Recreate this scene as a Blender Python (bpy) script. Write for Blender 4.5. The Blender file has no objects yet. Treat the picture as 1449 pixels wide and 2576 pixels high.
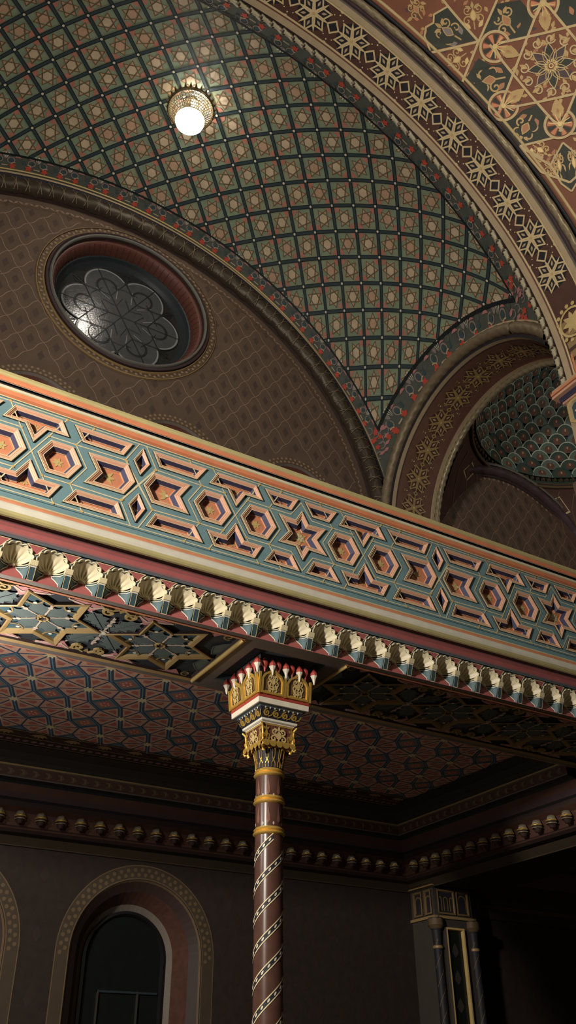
import bpy, math, random
from math import sin, cos, pi, sqrt, radians, atan2
from mathutils import Vector, Matrix
from mathutils.geometry import tessellate_polygon
random.seed(11)
SC = bpy.context.scene
COL = SC.collection
Z0 = 1.6                     # eye height: everything below is written with the eye at the origin
V = Vector

# ------------------------------------------------------------------ camera
FPX, PIT, ROL, YAW = 2210.04, radians(33.8664), radians(-0.38726), radians(59.094)
cd = V((cos(PIT)*cos(YAW), cos(PIT)*sin(YAW), sin(PIT)))
r0 = V((sin(YAW), -cos(YAW), 0)); u0 = r0.cross(cd)
cr = cos(ROL)*r0 + sin(ROL)*u0; cu = -sin(ROL)*r0 + cos(ROL)*u0
def ratio(x, y):             # height / distance-to-plane of a photo point
    v = cd*FPX + cr*(x-724.5) - cu*(y-1288)
    return v.z/v.y
cam = bpy.data.cameras.new('camera'); co = bpy.data.objects.new('camera', cam); COL.objects.link(co)
cam.sensor_fit = 'VERTICAL'; cam.sensor_height = 36; cam.sensor_width = 36
cam.lens = 36*FPX/2576; cam.clip_end = 200
co.matrix_world = Matrix(((cr.x, cu.x, -cd.x, 0), (cr.y, cu.y, -cd.y, 0), (cr.z, cu.z, -cd.z, Z0), (0, 0, 0, 1)))
SC.camera = co

# ------------------------------------------------------------------ materials
MATS = {}
def lin(c):
    c /= 255
    return c/12.92 if c <= .04045 else ((c+.055)/1.055)**2.4
def mat(name, rgb, rough=.6, metal=0., var=.18, scale=9., bump=.0, spec=.4, emit=None):
    m = bpy.data.materials.new(name); m.use_nodes = True
    nt = m.node_tree; b = nt.nodes['Principled BSDF']
    c = (lin(rgb[0]), lin(rgb[1]), lin(rgb[2]), 1)
    b.inputs['Roughness'].default_value = rough; b.inputs['Metallic'].default_value = metal
    b.inputs['Specular IOR Level'].default_value = spec
    if var:
        tc = nt.nodes.new('ShaderNodeTexCoord'); n = nt.nodes.new('ShaderNodeTexNoise')
        n.inputs['Scale'].default_value = scale; n.inputs['Detail'].default_value = 5
        nt.links.new(tc.outputs['Object'], n.inputs['Vector'])
        mx = nt.nodes.new('ShaderNodeMix'); mx.data_type = 'RGBA'
        mx.inputs['A'].default_value = tuple(x*(1-var) for x in c[:3])+(1,)
        mx.inputs['B'].default_value = tuple(min(1, x*(1+var)) for x in c[:3])+(1,)
        nt.links.new(n.outputs['Fac'], mx.inputs['Factor']); nt.links.new(mx.outputs['Result'], b.inputs['Base Color'])
        if bump:
            n2 = nt.nodes.new('ShaderNodeTexNoise'); n2.inputs['Scale'].default_value = scale*6
            nt.links.new(tc.outputs['Object'], n2.inputs['Vector'])
            bp = nt.nodes.new('ShaderNodeBump'); bp.inputs['Strength'].default_value = bump; bp.inputs['Distance'].default_value = .01
            nt.links.new(n2.outputs['Fac'], bp.inputs['Height']); nt.links.new(bp.outputs['Normal'], b.inputs['Normal'])
    else:
        b.inputs['Base Color'].default_value = c
    if emit:
        b.inputs['Emission Color'].default_value = (1, .93, .82, 1); b.inputs['Emission Strength'].default_value = emit
    MATS[name] = m
for a in [
 ('teal', (122, 154, 158), .5), ('teal_dark', (66, 88, 94), .55), ('cream', (236, 220, 176), .5), ('gold_paint', (216, 186, 120), .4, .0),
 ('orange', (238, 148, 106), .5), ('salmon', (232, 178, 148), .5), ('salmon_deep', (224, 148, 108), .5), ('navy', (70, 68, 96), .5), ('ink', (44, 42, 48), .6),
 ('ivory', (232, 226, 206), .5), ('ochre_paint', (208, 194, 136), .5), ('mauve', (150, 112, 114), .55), ('rose', (178, 100, 96), .55), ('shell_cream', (226, 214, 178), .42),
 ('slate', (96, 104, 108), .6), ('grey_stone', (122, 112, 102), .65), ('gold', (232, 190, 96), .34, .55, .15, 30, .25), ('gold_dark', (136, 102, 54), .45, .3),
 ('marble', (92, 64, 54), .28, 0, .35, 14), ('marble_light', (134, 92, 78), .3, 0, .3, 14), ('white_paint', (236, 226, 204), .5), ('red_paint', (176, 72, 62), .5),
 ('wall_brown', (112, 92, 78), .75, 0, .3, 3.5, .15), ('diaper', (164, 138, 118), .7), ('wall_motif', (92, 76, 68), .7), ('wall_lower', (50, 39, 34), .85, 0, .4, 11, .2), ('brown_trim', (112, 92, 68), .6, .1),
 ('bronze', (84, 74, 62), .32, .35, .35, 18, .3), ('bronze_light', (160, 146, 118), .4, .3, .2), ('umber', (62, 46, 42), .6), ('oxblood', (106, 64, 54), .5, 0, .25, 22), ('grey_roll', (120, 118, 110), .5),
 ('vault_green', (142, 158, 132), .55, 0, .3, 3.5), ('vault_green2', (150, 158, 130), .55, 0, .25, 5), ('vault_strap', (58, 74, 78), .5), ('vault_line', (28, 36, 36), .55), ('star_beige', (212, 190, 160), .5, 0, .25, 6),
 ('star_tip', (200, 164, 136), .5), ('star_line', (124, 88, 58), .5), ('coral', (190, 130, 112), .55, 0, .3, 6), ('dot_white', (230, 222, 200), .35), ('border_green', (88, 94, 86), .6, 0, .35, 6),
 ('flower_red', (206, 84, 66), .5, 0, .25, 12), ('lilac', (150, 136, 130), .5), ('band_brown', (92, 62, 52), .6, 0, .3, 6), ('band_line', (232, 208, 160), .45, 0), ('tan', (200, 178, 144), .5, .05), ('plum', (86, 68, 72), .5),
 ('pend_red', (136, 82, 58), .55, 0, .3, 4), ('pend_dark', (58, 62, 54), .55, 0, .3, 5), ('pend_line', (216, 190, 140), .45, 0), ('pend_leaf', (196, 164, 110), .45, .15), ('pend_pink', (196, 138, 98), .5), ('gilt', (224, 196, 134), .38, .15),
 ('leaf_grey', (98, 108, 104), .5), ('pink', (196, 134, 132), .55), ('navy_board', (54, 58, 62), .55), ('frame_gold', (166, 138, 92), .45, .05), ('stick_pink', (202, 182, 162), .5),
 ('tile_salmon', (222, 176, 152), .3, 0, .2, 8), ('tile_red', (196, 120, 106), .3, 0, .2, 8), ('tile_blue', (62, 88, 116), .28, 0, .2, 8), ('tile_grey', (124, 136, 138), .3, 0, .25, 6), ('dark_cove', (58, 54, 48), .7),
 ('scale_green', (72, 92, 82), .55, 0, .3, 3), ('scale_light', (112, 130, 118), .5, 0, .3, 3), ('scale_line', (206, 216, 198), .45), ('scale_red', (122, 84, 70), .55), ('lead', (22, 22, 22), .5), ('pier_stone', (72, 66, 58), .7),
 ('dark_teal', (44, 54, 58), .5), ('arch_brown', (118, 86, 70), .6, 0, .3, 6), ('bronze_mid', (140, 124, 100), .42, .25, .3, 18, .3), ('scroll_gold', (176, 150, 100), .45), ('bark', (66, 50, 44), .6), ('teal_niche', (92, 116, 120), .55), ('brocade', (57, 43, 36), .6), ('pier_gold', (128, 104, 70), .5), ('bark_trim', (74, 62, 48), .65), ('floor_tile', (96, 84, 72), .5, 0, .3, 2), ('black_steel', (30, 30, 32), .4), ('basket', (216, 200, 166), .4, .2), ('wire', (120, 104, 74), .35, .6),
]: mat(*a)
mat('lamp_glass', (255, 250, 240), .3, 0, 0, emit=46)
mat('glass_night', (46, 47, 48), .12, 0, .25, 5, .12, spec=.6)
mat('glass_petal', (84, 86, 88), .16, 0, .3, 6, .15, spec=.6)
mat('glass_edge', (150, 152, 154), .3, 0, .2)
mat('night', (26, 30, 28), .25, 0, .2)
mat('wicker', (200, 190, 160), .5)

# ------------------------------------------------------------------ mesh builder
ORG = {}
JIT = random.Random(3)
class MB:
    def __init__(s): s.v = []; s.f = []; s.m = []; s.s = []
    def face(s, pts, m, sm=False):
        i = len(s.v); s.v += [tuple(p) for p in pts]; s.f.append(tuple(range(i, i+len(pts)))); s.m.append(m); s.s.append(sm)
    def grid(s, P, m, sm=True, wrap=False):        # P[i][j] points; m = material name or f(i,j)
        i0 = len(s.v); n, k = len(P), len(P[0])
        for row in P: s.v += [tuple(p) for p in row]
        for i in range(n-1):
            for j in range(k if wrap else k-1):
                j2 = (j+1) % k
                s.f.append((i0+i*k+j, i0+i*k+j2, i0+(i+1)*k+j2, i0+(i+1)*k+j)); s.m.append(m(i, j) if callable(m) else m); s.s.append(sm)
    def box(s, a, b, m):
        x0, y0, z0 = a; x1, y1, z1 = b
        c = [V((x, y, z)) for z in (z0, z1) for y in (y0, y1) for x in (x0, x1)]
        for q in ((0, 2, 3, 1), (4, 5, 7, 6), (0, 1, 5, 4), (2, 6, 7, 3), (0, 4, 6, 2), (1, 3, 7, 5)): s.face([c[k] for k in q], m)
    def lathe(s, prof, c, m, n=32, sq=None):       # prof [(r,z[,mat])] around vertical axis at c=(x,y)
        for q in range(len(prof)-1):
            a, b = prof[q], prof[q+1]; mm = b[2] if len(b) > 2 else m
            s.grid([[V((c[0]+p[0]*cos(2*pi*j/n), c[1]+p[0]*sin(2*pi*j/n), p[1])) for j in range(n)] for p in (a, b)], mm, True, True)
    def tube(s, pts, r, m, n=10, closed=False, sm=True):   # r number or f(i,phi); m name or f(i,j)
        P = []; N = len(pts)
        for i, p in enumerate(pts):
            t = (pts[(i+1) % N]-pts[i-1]) if closed else (pts[min(i+1, N-1)]-pts[max(i-1, 0)])
            t.normalize()
            up = V((0, 1, 0)) if abs(t.y) < .8 else V((0, 0, 1))
            a = t.cross(up).normalized(); b = a.cross(t)
            P.append([p+(a*cos(2*pi*j/n)+b*sin(2*pi*j/n))*(r(i, 2*pi*j/n) if callable(r) else r) for j in range(n)])
        if closed: P.append(P[0])
        s.grid(P, m, sm, True)
    # flat painting / low relief through a map mp(u,v,h)
    def poly(s, mp, pts, m, h=0., sub=None):
        if sub: pts = subdiv(pts, sub)
        h += JIT.random()*.0006
        s.face([mp(u, v, h) for u, v in pts], m)
    def disc(s, mp, x, y, r, m, h=0., n=14, ry=None): s.poly(mp, [(x+r*cos(2*pi*k/n), y+(ry or r)*sin(2*pi*k/n)) for k in range(n)], m, h)
    def stroke(s, mp, pts, w, m, h=0., closed=False, sub=None, rib=0.):
        pts = [V((p[0], p[1])) for p in pts]
        if sub:
            pts = [V(p) for p in subdiv([tuple(p) for p in pts], sub, closed)]
        N = len(pts); L = []; R = []; h += JIT.random()*.0006
        for i in range(N):
            a = pts[i-1] if (closed or i > 0) else None; b = pts[(i+1) % N] if (closed or i < N-1) else None
            d1 = (pts[i]-a).normalized() if a is not None and (pts[i]-a).length > 1e-9 else None
            d2 = (b-pts[i]).normalized() if b is not None and (b-pts[i]).length > 1e-9 else None
            d1 = d1 or d2; d2 = d2 or d1
            if d1 is None: d1 = d2 = V((1, 0))
            n1 = V((-d1.y, d1.x)); n2 = V((-d2.y, d2.x)); nn = n1+n2
            nn = nn.normalized() if nn.length > 1e-6 else n1
            k = w/2/max(.45, nn.dot(n1)); L.append(pts[i]+nn*k); R.append(pts[i]-nn*k)
        idx = range(N if closed else N-1)
        for i in idx:
            j = (i+1) % N
            s.face([mp(*L[i], h), mp(*L[j], h), mp(*R[j], h), mp(*R[i], h)], m)
            if rib:
                s.face([mp(*L[i], h), mp(*L[j], h), mp(*L[j], h-rib), mp(*L[i], h-rib)], m)
                s.face([mp(*R[i], h), mp(*R[j], h), mp(*R[j], h-rib), mp(*R[i], h-rib)], m)
        if rib and not closed:
            for i in (0, N-1): s.face([mp(*L[i], h), mp(*R[i], h), mp(*R[i], h-rib), mp(*L[i], h-rib)], m)
    def rings(s, mp, loops, mats):                 # loops: [(pts,h)], mats between loops, last = cap or None
        for q in range(len(loops)-1):
            (a, ha), (b, hb) = loops[q], loops[q+1]; n = len(a)
            for i in range(n):
                j = (i+1) % n; s.face([mp(*a[i], ha), mp(*a[j], ha), mp(*b[j], hb), mp(*b[i], hb)], mats[q])
        if len(mats) >= len(loops): s.poly(mp, loops[-1][0], mats[-1], loops[-1][1])
    def sheet(s, mp, outer, holes, m, h=0.):       # flat sheet with holes
        loops = [[V((u, v, 0)) for u, v in L] for L in [outer]+holes]
        flat = [p for L in loops for p in L]
        i0 = len(s.v); s.v += [tuple(mp(p.x, p.y, h)) for p in flat]
        for t in tessellate_polygon(loops): s.f.append(tuple(i0+k for k in t)); s.m.append(m); s.s.append(False)
    def build(s, name, parent=None, org=(0, 0, 0)):
        org = V(org); me = bpy.data.meshes.new(name); names = []
        for m in s.m:
            if m not in names: names.append(m)
        me.from_pydata([(v[0]-org.x, v[1]-org.y, v[2]-org.z) for v in s.v], [], s.f)
        for n in names: me.materials.append(MATS[n])
        me.polygons.foreach_set('material_index', [names.index(m) for m in s.m]); me.polygons.foreach_set('use_smooth', s.s)
        me.update()
        o = bpy.data.objects.new(name, me); COL.objects.link(o); place(o, parent, org)
        return o
def place(o, parent, org):
    ORG[o.name] = V(org)
    if parent: o.parent = parent; o.location = V(org)-ORG[parent.name]
    else: o.location = V(org)+V((0, 0, Z0))
def subdiv(pts, d, closed=True):
    out = []; N = len(pts)
    for i in range(N if closed else N-1):
        a, b = pts[i], pts[(i+1) % N]; k = max(1, int(math.hypot(b[0]-a[0], b[1]-a[1])/d+.999))
        out += [(a[0]+(b[0]-a[0])*q/k, a[1]+(b[1]-a[1])*q/k) for q in range(k)]
    if not closed: out.append(pts[-1])
    return out
def inset(pts, d):
    A = sum(pts[i-1][0]*pts[i][1]-pts[i][0]*pts[i-1][1] for i in range(len(pts))); sg = 1 if A > 0 else -1; out = []
    for i in range(len(pts)):
        p = V(pts[i]); a = (p-V(pts[i-1])).normalized(); b = (V(pts[(i+1) % len(pts)])-p).normalized()
        n1 = V((-a.y, a.x))*sg; n2 = V((-b.y, b.x))*sg; n = (n1+n2).normalized()
        out.append(tuple(p+n*(d/max(.3, n.dot(n1)))))
    return out
def tag(o, label=None, cat=None, group=None, kind=None):
    if label: o['label'] = label
    if cat: o['category'] = cat
    if group: o['group'] = group
    if kind: o['kind'] = kind
    return o
def thing(name, loc, label, cat, group=None, kind=None):
    o = bpy.data.objects.new(name, None); COL.objects.link(o); place(o, None, loc)
    return tag(o, label, cat, group, kind)
def dup(o, parent, d):
    c = o.copy(); COL.objects.link(c); c.parent = parent
    ORG[c.name] = ORG[o.name]+V(d)
    c.location = ORG[c.name]-ORG[parent.name] if parent else ORG[c.name]+V((0, 0, Z0))
    for ch in list(o.children): dup(ch, c, d)
    return c
def ngon(n, r, a0=0., cx=0., cy=0.): return [(cx+r*cos(a0+2*pi*k/n), cy+r*sin(a0+2*pi*k/n)) for k in range(n)]
def starp(n, R, r, a0=0., cx=0., cy=0.): return [(cx+(R if k % 2 == 0 else r)*cos(a0+pi*k/n), cy+(R if k % 2 == 0 else r)*sin(a0+pi*k/n)) for k in range(2*n)]
def arc(cx, cy, r, a, b, n=24, ry=None): return [(cx+r*cos(a+(b-a)*k/n), cy+(ry or r)*sin(a+(b-a)*k/n)) for k in range(n+1)]
def rot(pts, a, cx=0., cy=0., s=1., sy=None): return [(cx+(x*cos(a)*s-y*(sy or s)*sin(a)), cy+(x*sin(a)*s+y*(sy or s)*cos(a))) for x, y in pts]
def leafp(L, w): return [(0, 0), (w*.6, L*.2), (w, L*.42), (w*.62, L*.72), (0, L), (-w*.62, L*.72), (-w, L*.42), (-w*.6, L*.2)]
def spiral(cx, cy, R, a0, turns, sg=1, n=16): return [(cx+R*(1-.86*k/n)*cos(a0+sg*2*pi*turns*k/n), cy+R*(1-.86*k/n)*sin(a0+sg*2*pi*turns*k/n)) for k in range(n+1)]
def petals(mb, mp, cx, cy, R, w, n, m, h, a0=0.):
    for k in range(n): mb.poly(mp, rot(leafp(R, w), a0+2*pi*k/n-pi/2, cx, cy), m, h)
def arabesque(mb, mp, cx, cy, sx, sy, a, m, w, h, m2=None, rich=True):
    T = lambda pts: [(cx+x*sx*cos(a)-y*sy*sin(a), cy+x*sx*sin(a)+y*sy*cos(a)) for x, y in pts]
    mb.stroke(mp, T([(0, -.95), (0, -.4)]), w, m, h)
    for sg in (1, -1):
        mb.stroke(mp, T([(sg*x, y) for x, y in spiral(.46, -.3, .36, pi, 1.25, -1)]), w, m, h)
        if rich: mb.stroke(mp, T([(sg*x, y) for x, y in spiral(.4, .4, .3, -2.2, 1.2, 1)]), w*.9, m, h)
        mb.poly(mp, T([(sg*x, y) for x, y in rot(leafp(.6, .16), -.75, .28, -.85)]), m2 or m, h)
        mb.poly(mp, T([(sg*x, y) for x, y in rot(leafp(.5, .13), -1.0, .1, .45)]), m, h)
    mb.poly(mp, T(rot(leafp(.75, .2), 0, 0, -.35)), m2 or m, h*1.3)
    mb.stroke(mp, T(rot(leafp(.8, .25), 0, 0, -.38)), w*.7, m, h*1.35, True)
    mb.poly(mp, T(rot(leafp(.55, .13), 0, 0, .42)), m, h)

# ------------------------------------------------------------------ gallery parapet
A = .3957; ZC = 3.722; XS = 3.117; PER = 7*A; PX0, PX1 = -.75, 7.47
par = thing('gallery_parapet', (3, 5, 3.7), 'long teal gallery parapet with raised salmon coffers and an orange coping', 'parapet')
mpP = lambda u, v, h: V((u, 5-h, v))
K = lambda pts: [(x*A, y*A) for x, y in pts]
HEX = K(ngon(6, .405)); STAR = K([(0, .6), (.155, .31), (.58, .33), (.35, 0), (.58, -.31), (.155, -.3), (0, -.58), (-.155, -.3), (-.56, -.31), (-.33, 0), (-.55, .35), (-.155, .33)])[::-1]
HALF = K([(-.43, .85), (-.6, .53), (-.2, .53), (0, .185), (.2, .53), (.6, .53), (.43, .85)])
TRAP = K([(-.87, .85), (-.66, .52), (-.25, .52), (-.07, .85)]); BAR = K([(-1.34, .85), (-1.14, .52), (-.36, .52), (-.2, .85)])
ARROW = K([(-1.02, .345), (-.82, .01), (-1.02, -.325), (-.27, -.32), (-.08, .02), (-.26, .36)]); DIA = K([(0, .83), (-.165, .5), (0, .2), (.165, .5)])
mx_ = lambda p: [(-x, y) for x, y in p][::-1]
my_ = lambda p: [(x, -y) for x, y in p][::-1]
cent = lambda p: ((min(q[0] for q in p)+max(q[0] for q in p))/2, (min(q[1] for q in p)+max(q[1] for q in p))/2)
def coffer(name, p, k, deco):
    c = cent(p); q = [(x-c[0], y-c[1]) for x, y in p]; b = MB()
    mp = lambda u, v, h: V((u, -h, v))
    L = [(q, 0), (q, .013), (inset(q, .006*k), .015), (inset(q, .014*k), .011), (inset(q, .017*k), .012), (inset(q, .025*k), .006), (inset(q, .028*k), .007), (inset(q, .037*k), .001),
         (inset(q, .041*k), .002), (inset(q, .057*k), -.032), (inset(q, .061*k), -.031), (inset(q, .065*k), -.039)]
    b.rings(mp, L, ['umber', 'cream', 'salmon', 'cream', 'salmon', 'salmon_deep', 'salmon', 'cream', 'navy', 'cream', 'salmon_deep', 'salmon_deep'])
    o = b.build(name, None); r = None
    if deco:
        d = MB()
        if deco == 'flower':
            petals(d, mp, 0, 0, .042, .011, 6, 'gold_paint', -.036, .26); d.disc(mp, 0, 0, .009, 'ochre_paint', -.034)
        elif deco == 'star':
            petals(d, mp, 0, 0, .075, .013, 6, 'gold_paint', -.036, pi/2); petals(d, mp, 0, 0, .045, .009, 6, 'cream', -.034, pi/2+.52); d.disc(mp, 0, 0, .011, 'ochre_paint', -.033)
        elif deco in ('tulip', 'tulip2'):
            s_ = 1 if deco == 'tulip' else -1
            for a_ in (-.75, 0, .75): d.poly(mp, rot(leafp(.07, .014), a_-s_*pi/2, -.02*s_, 0), 'gold_paint', -.036)
            d.disc(mp, -.02*s_, 0, .012, 'cream', -.034)
        elif deco in ('up', 'down'):
            s_ = 1 if deco == 'down' else -1
            arabesque(d, mp, 0, .012*s_, .05, .05*s_, 0, 'gold_paint', .006, -.036)
        else:
            petals(d, mp, 0, 0, .03, .009, 4, 'gold_paint', -.036); d.disc(mp, 0, 0, .007, 'cream', -.034)
        r = d.build('rosette', o)
    return o, c
protos = {}
HOLES = []
def put(name, p, x, k=1., deco=None):
    key = (name, tuple(p))
    c = cent(p); X = x+c[0]; Zc = ZC+c[1]
    if X-.3 < PX0 or X+.26 > PX1: return
    HOLES.append([(x+u, ZC+v) for u, v in inset(p, .002)])
    if key not in protos:
        o, _ = coffer(name, p, k, deco); protos[key] = o
        o.parent = par; ORG[o.name] = V((X, 5, Zc)); o.location = ORG[o.name]-ORG[par.name]
        for ch in o.children: ORG[ch.name] = ORG[o.name]
    else:
        o = protos[key]; dup(o, par, V((X, 5, Zc))-ORG[o.name])
STROKES = []
for n in range(-1, 3):
    xs = XS+PER*n
    put('star_coffer', STAR, xs, 1, 'star')
    for k in (1, 2, 5, 6): put('hexagon_coffer', HEX, xs+k*A, 1, 'flower')
    for k in (1.5, 5.5):
        put('half_star_coffer', HALF, xs+k*A, .85, 'down'); put('half_star_coffer', my_(HALF), xs+k*A, .85, 'up')
    for q in (TRAP, mx_(TRAP), my_(TRAP), mx_(my_(TRAP))): put('trapezoid_coffer', q, xs, .8)
    xd = xs+3.5*A
    for q in (BAR, mx_(BAR), my_(BAR), mx_(my_(BAR))): put('bar_coffer', q, xd, .85)
    put('arrow_coffer', ARROW, xd, 1, 'tulip'); put('arrow_coffer', mx_(ARROW), xd, 1, 'tulip2')
    for q in (DIA, my_(DIA)): put('diamond_coffer', q, xd, .62, 'small')
    for k in (1, 2, 5, 6): STROKES.append((K(ngon(6, .5)), xs+k*A, True))
    for sy in (1, -1):
        F = lambda pts: K([(x, y*sy) for x, y in pts])
        STROKES.append((F([(-.75, .43), (-.25, .44), (0, .8), (.25, .44), (.75, .43)]), xs, False))
        for k in (1, 2, 5, 6):
            for sx in (1, -1):
                STROKES.append((F([(sx*.25, .43), (sx*(.25 if 0 else .53 if (k in (1, 5)) == (sx < 0) or (k in (2, 6)) == (sx > 0) else -.02), .92)]), xs+k*A, False))
        for sx in (1, -1):
            STROKES.append((F([(sx*1.25, .43), (sx*.31, .45), (sx*.07, .92)]), xd, False)); STROKES.append((F([(sx*.31, .45), (-sx*.28, -.43)]), xd, False))
SEEN = set(); fld = MB(); fld.sheet(mpP, [(PX0, 3.30), (PX1, 3.30), (PX1, 4.13), (PX0, 4.13)], HOLES, 'teal')
for pts, x, cl in STROKES:
    pts = [(x+u, ZC+v) for u, v in pts]
    if min(p[0] for p in pts) > PX0 and max(p[0] for p in pts) < PX1:
        fld.stroke(mpP, pts, .0085, 'cream', .0025, cl)
        if len(pts) < 5:
            for p in pts[:2]:
                if (round(p[0], 2), round(p[1], 2)) in SEEN: continue
                SEEN.add((round(p[0], 2), round(p[1], 2))); fld.disc(mpP, p[0], p[1], .011, 'gold_paint', .004, 8)
for s_ in (1, -1):
    fld.stroke(mpP, [(PX0, ZC+s_*.92*A), (PX1, ZC+s_*.92*A)], .007, 'cream', .002); fld.stroke(mpP, [(PX0, ZC+s_*.965*A), (PX1, ZC+s_*.965*A)], .005, 'teal_dark', .002)
fld.build('panel_field', par, (3, 5, 3.7))
def xprof(mb, prof, x0, x1, seg=1):      # prof [(Y,z,mat)] extruded along X
    for q in range(len(prof)-1):
        a, b = prof[q], prof[q+1]
        mb.face([V((x0, a[0], a[1])), V((x1, a[0], a[1])), V((x1, b[0], b[1])), V((x0, b[0], b[1]))], b[2])
zr = lambda Y, y: ratio(0, y)*Y
cp = MB()
pr = [(5.0, 4.10, ''), (4.992, zr(4.992, 994), 'teal'), (4.986, zr(4.986, 993), 'cream'), (4.984, zr(4.984, 991), 'cream'), (4.962, zr(4.962, 983), 'orange'), (4.955, zr(4.955, 973), 'orange'), (4.952, zr(4.952, 970), 'ochre_paint'), (4.95, zr(4.95, 966), 'ivory'), (4.95, zr(4.95, 964), 'cream'),
      (4.985, zr(4.985, 963.5), 'ink'), (4.985, zr(4.985, 956), 'ink'), (4.955, zr(4.955, 955.5), 'ink'), (4.953, zr(4.953, 953), 'ivory'), (4.948, zr(4.948, 951), 'umber')]
for k in range(7):
    a_ = -.9+1.8*k/6; pr.append((4.955-.014*cos(a_), zr(4.94, 945.5)+.028*sin(a_), 'orange'))
pr += [(4.94, zr(4.94, 938), 'ochre_paint'), (4.934, zr(4.934, 933), 'ochre_paint'), (4.94, zr(4.94, 926.9), 'ochre_paint'), (5.16, 4.30, 'grey_stone'), (5.16, 3.0, 'grey_stone')]
xprof(cp, pr, PX0, PX1); cp.build('coping', par, (3, 5, 4.2))
br = MB()
pr = [(5.0, 3.325, ''), (4.994, zr(4.994, 1246.5), 'teal'), (4.986, zr(4.986, 1248.5), 'cream'), (4.98, zr(4.98, 1250), 'ochre_paint'), (4.972, zr(4.972, 1254), 'salmon_deep'), (4.97, zr(4.97, 1259), 'salmon_deep'), (4.995, zr(4.995, 1259.5), 'navy'), (4.995, zr(4.995, 1264), 'navy'), (4.965, zr(4.965, 1264.5), 'navy')]
for k in range(9):
    a_ = pi/2-pi*k/8; pr.append((4.965-.036*cos(a_), (zr(4.95, 1264.7)+zr(4.95, 1284))/2+.052*sin(a_), 'ivory' if k < 6 else 'ochre_paint'))
pr += [(4.985, zr(4.985, 1284.8), 'umber')]
xprof(br, pr, PX0, PX1); br.build('base_rail', par, (3, 5, 3.25))

# ------------------------------------------------------------------ shell cornice
cor = thing('shell_cornice', (3, 5.1, 2.9), 'rose and grey cornice with a row of cream scallop shells under the gallery parapet', 'cornice', kind='thing')
cv = MB()
pr = [(4.985, zr(4.985, 1284.8), ''), (4.985, zr(4.985, 1287), 'umber'), (4.99, zr(4.99, 1292), 'mauve'), (5.01, zr(5.01, 1303), 'mauve'), (5.008, zr(5.008, 1304.5), 'salmon'), (5.018, zr(5.018, 1309), 'mauve'), (5.03, zr(5.03, 1316), 'rose')]
for k in range(7):
    a_ = pi/2-pi*k/6; pr.append((5.034-.016*cos(a_), zr(5.02, 1325.5)+.03*sin(a_), 'rose' if k in (2, 3, 4) else 'mauve'))
pr += [(5.036, zr(5.036, 1336), 'rose'), (5.028, zr(5.028, 1337), 'teal_dark'), (5.032, zr(5.032, 1344), 'slate'), (5.044, zr(5.044, 1345), 'slate')]
xprof(cv, pr, PX0, PX1); cv.build('cove', cor, (3, 5.0, 3.1))
ztop = zr(5.045, 1345)
PIT_S = .2346; SX0 = .1949*5.06; YF = 5.05; RC = .098; DEP = .088; ZS = 2.905
nsh = range(-5, 26)
def rim(phi, r, n=9): return r*(1+.085*abs(sin(n*phi/2*1.0)))
fa = MB(); mpF = lambda u, v, h: V((u, YF-h, v))
for i in nsh:
    xc = SX0+i*PIT_S; N = 54
    up = [(xc+rim(pi*k/N, RC)*cos(pi*k/N), ZS+rim(pi*k/N, RC)*sin(pi*k/N)) for k in range(N+1)]
    hw = PIT_S/2
    top = []
    for k in range(N+1):
        a_ = pi*k/N; c_, s_ = cos(a_), sin(a_); t = min(hw/abs(c_) if abs(c_) > 1e-6 else 9, (ztop-ZS)/s_ if s_ > 1e-6 else 9); top.append((xc+t*c_, ZS+t*s_))
    fa.grid([[mpF(*p, 0) for p in up], [mpF(*p, 0) for p in top]], 'slate', False)
    o2 = [(xc+RC*1.19*cos(pi*k/N), ZS+RC*1.19*sin(pi*k/N)) for k in range(N+1)]
    x2 = xc+hw; zt = ztop-.008
    tri = [(x2-.062, zt), (x2-.038, zt-.024), (x2-.012, zt-.062), (x2, zt-.07), (x2+.012, zt-.062), (x2+.038, zt-.024), (x2+.062, zt)]
    fa.poly(mpF, tri, 'rose', .002); fa.stroke(mpF, tri, .006, 'cream', .004, True)
fa.build('fascia', cor, (3, 5.05, 3.0))
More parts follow.
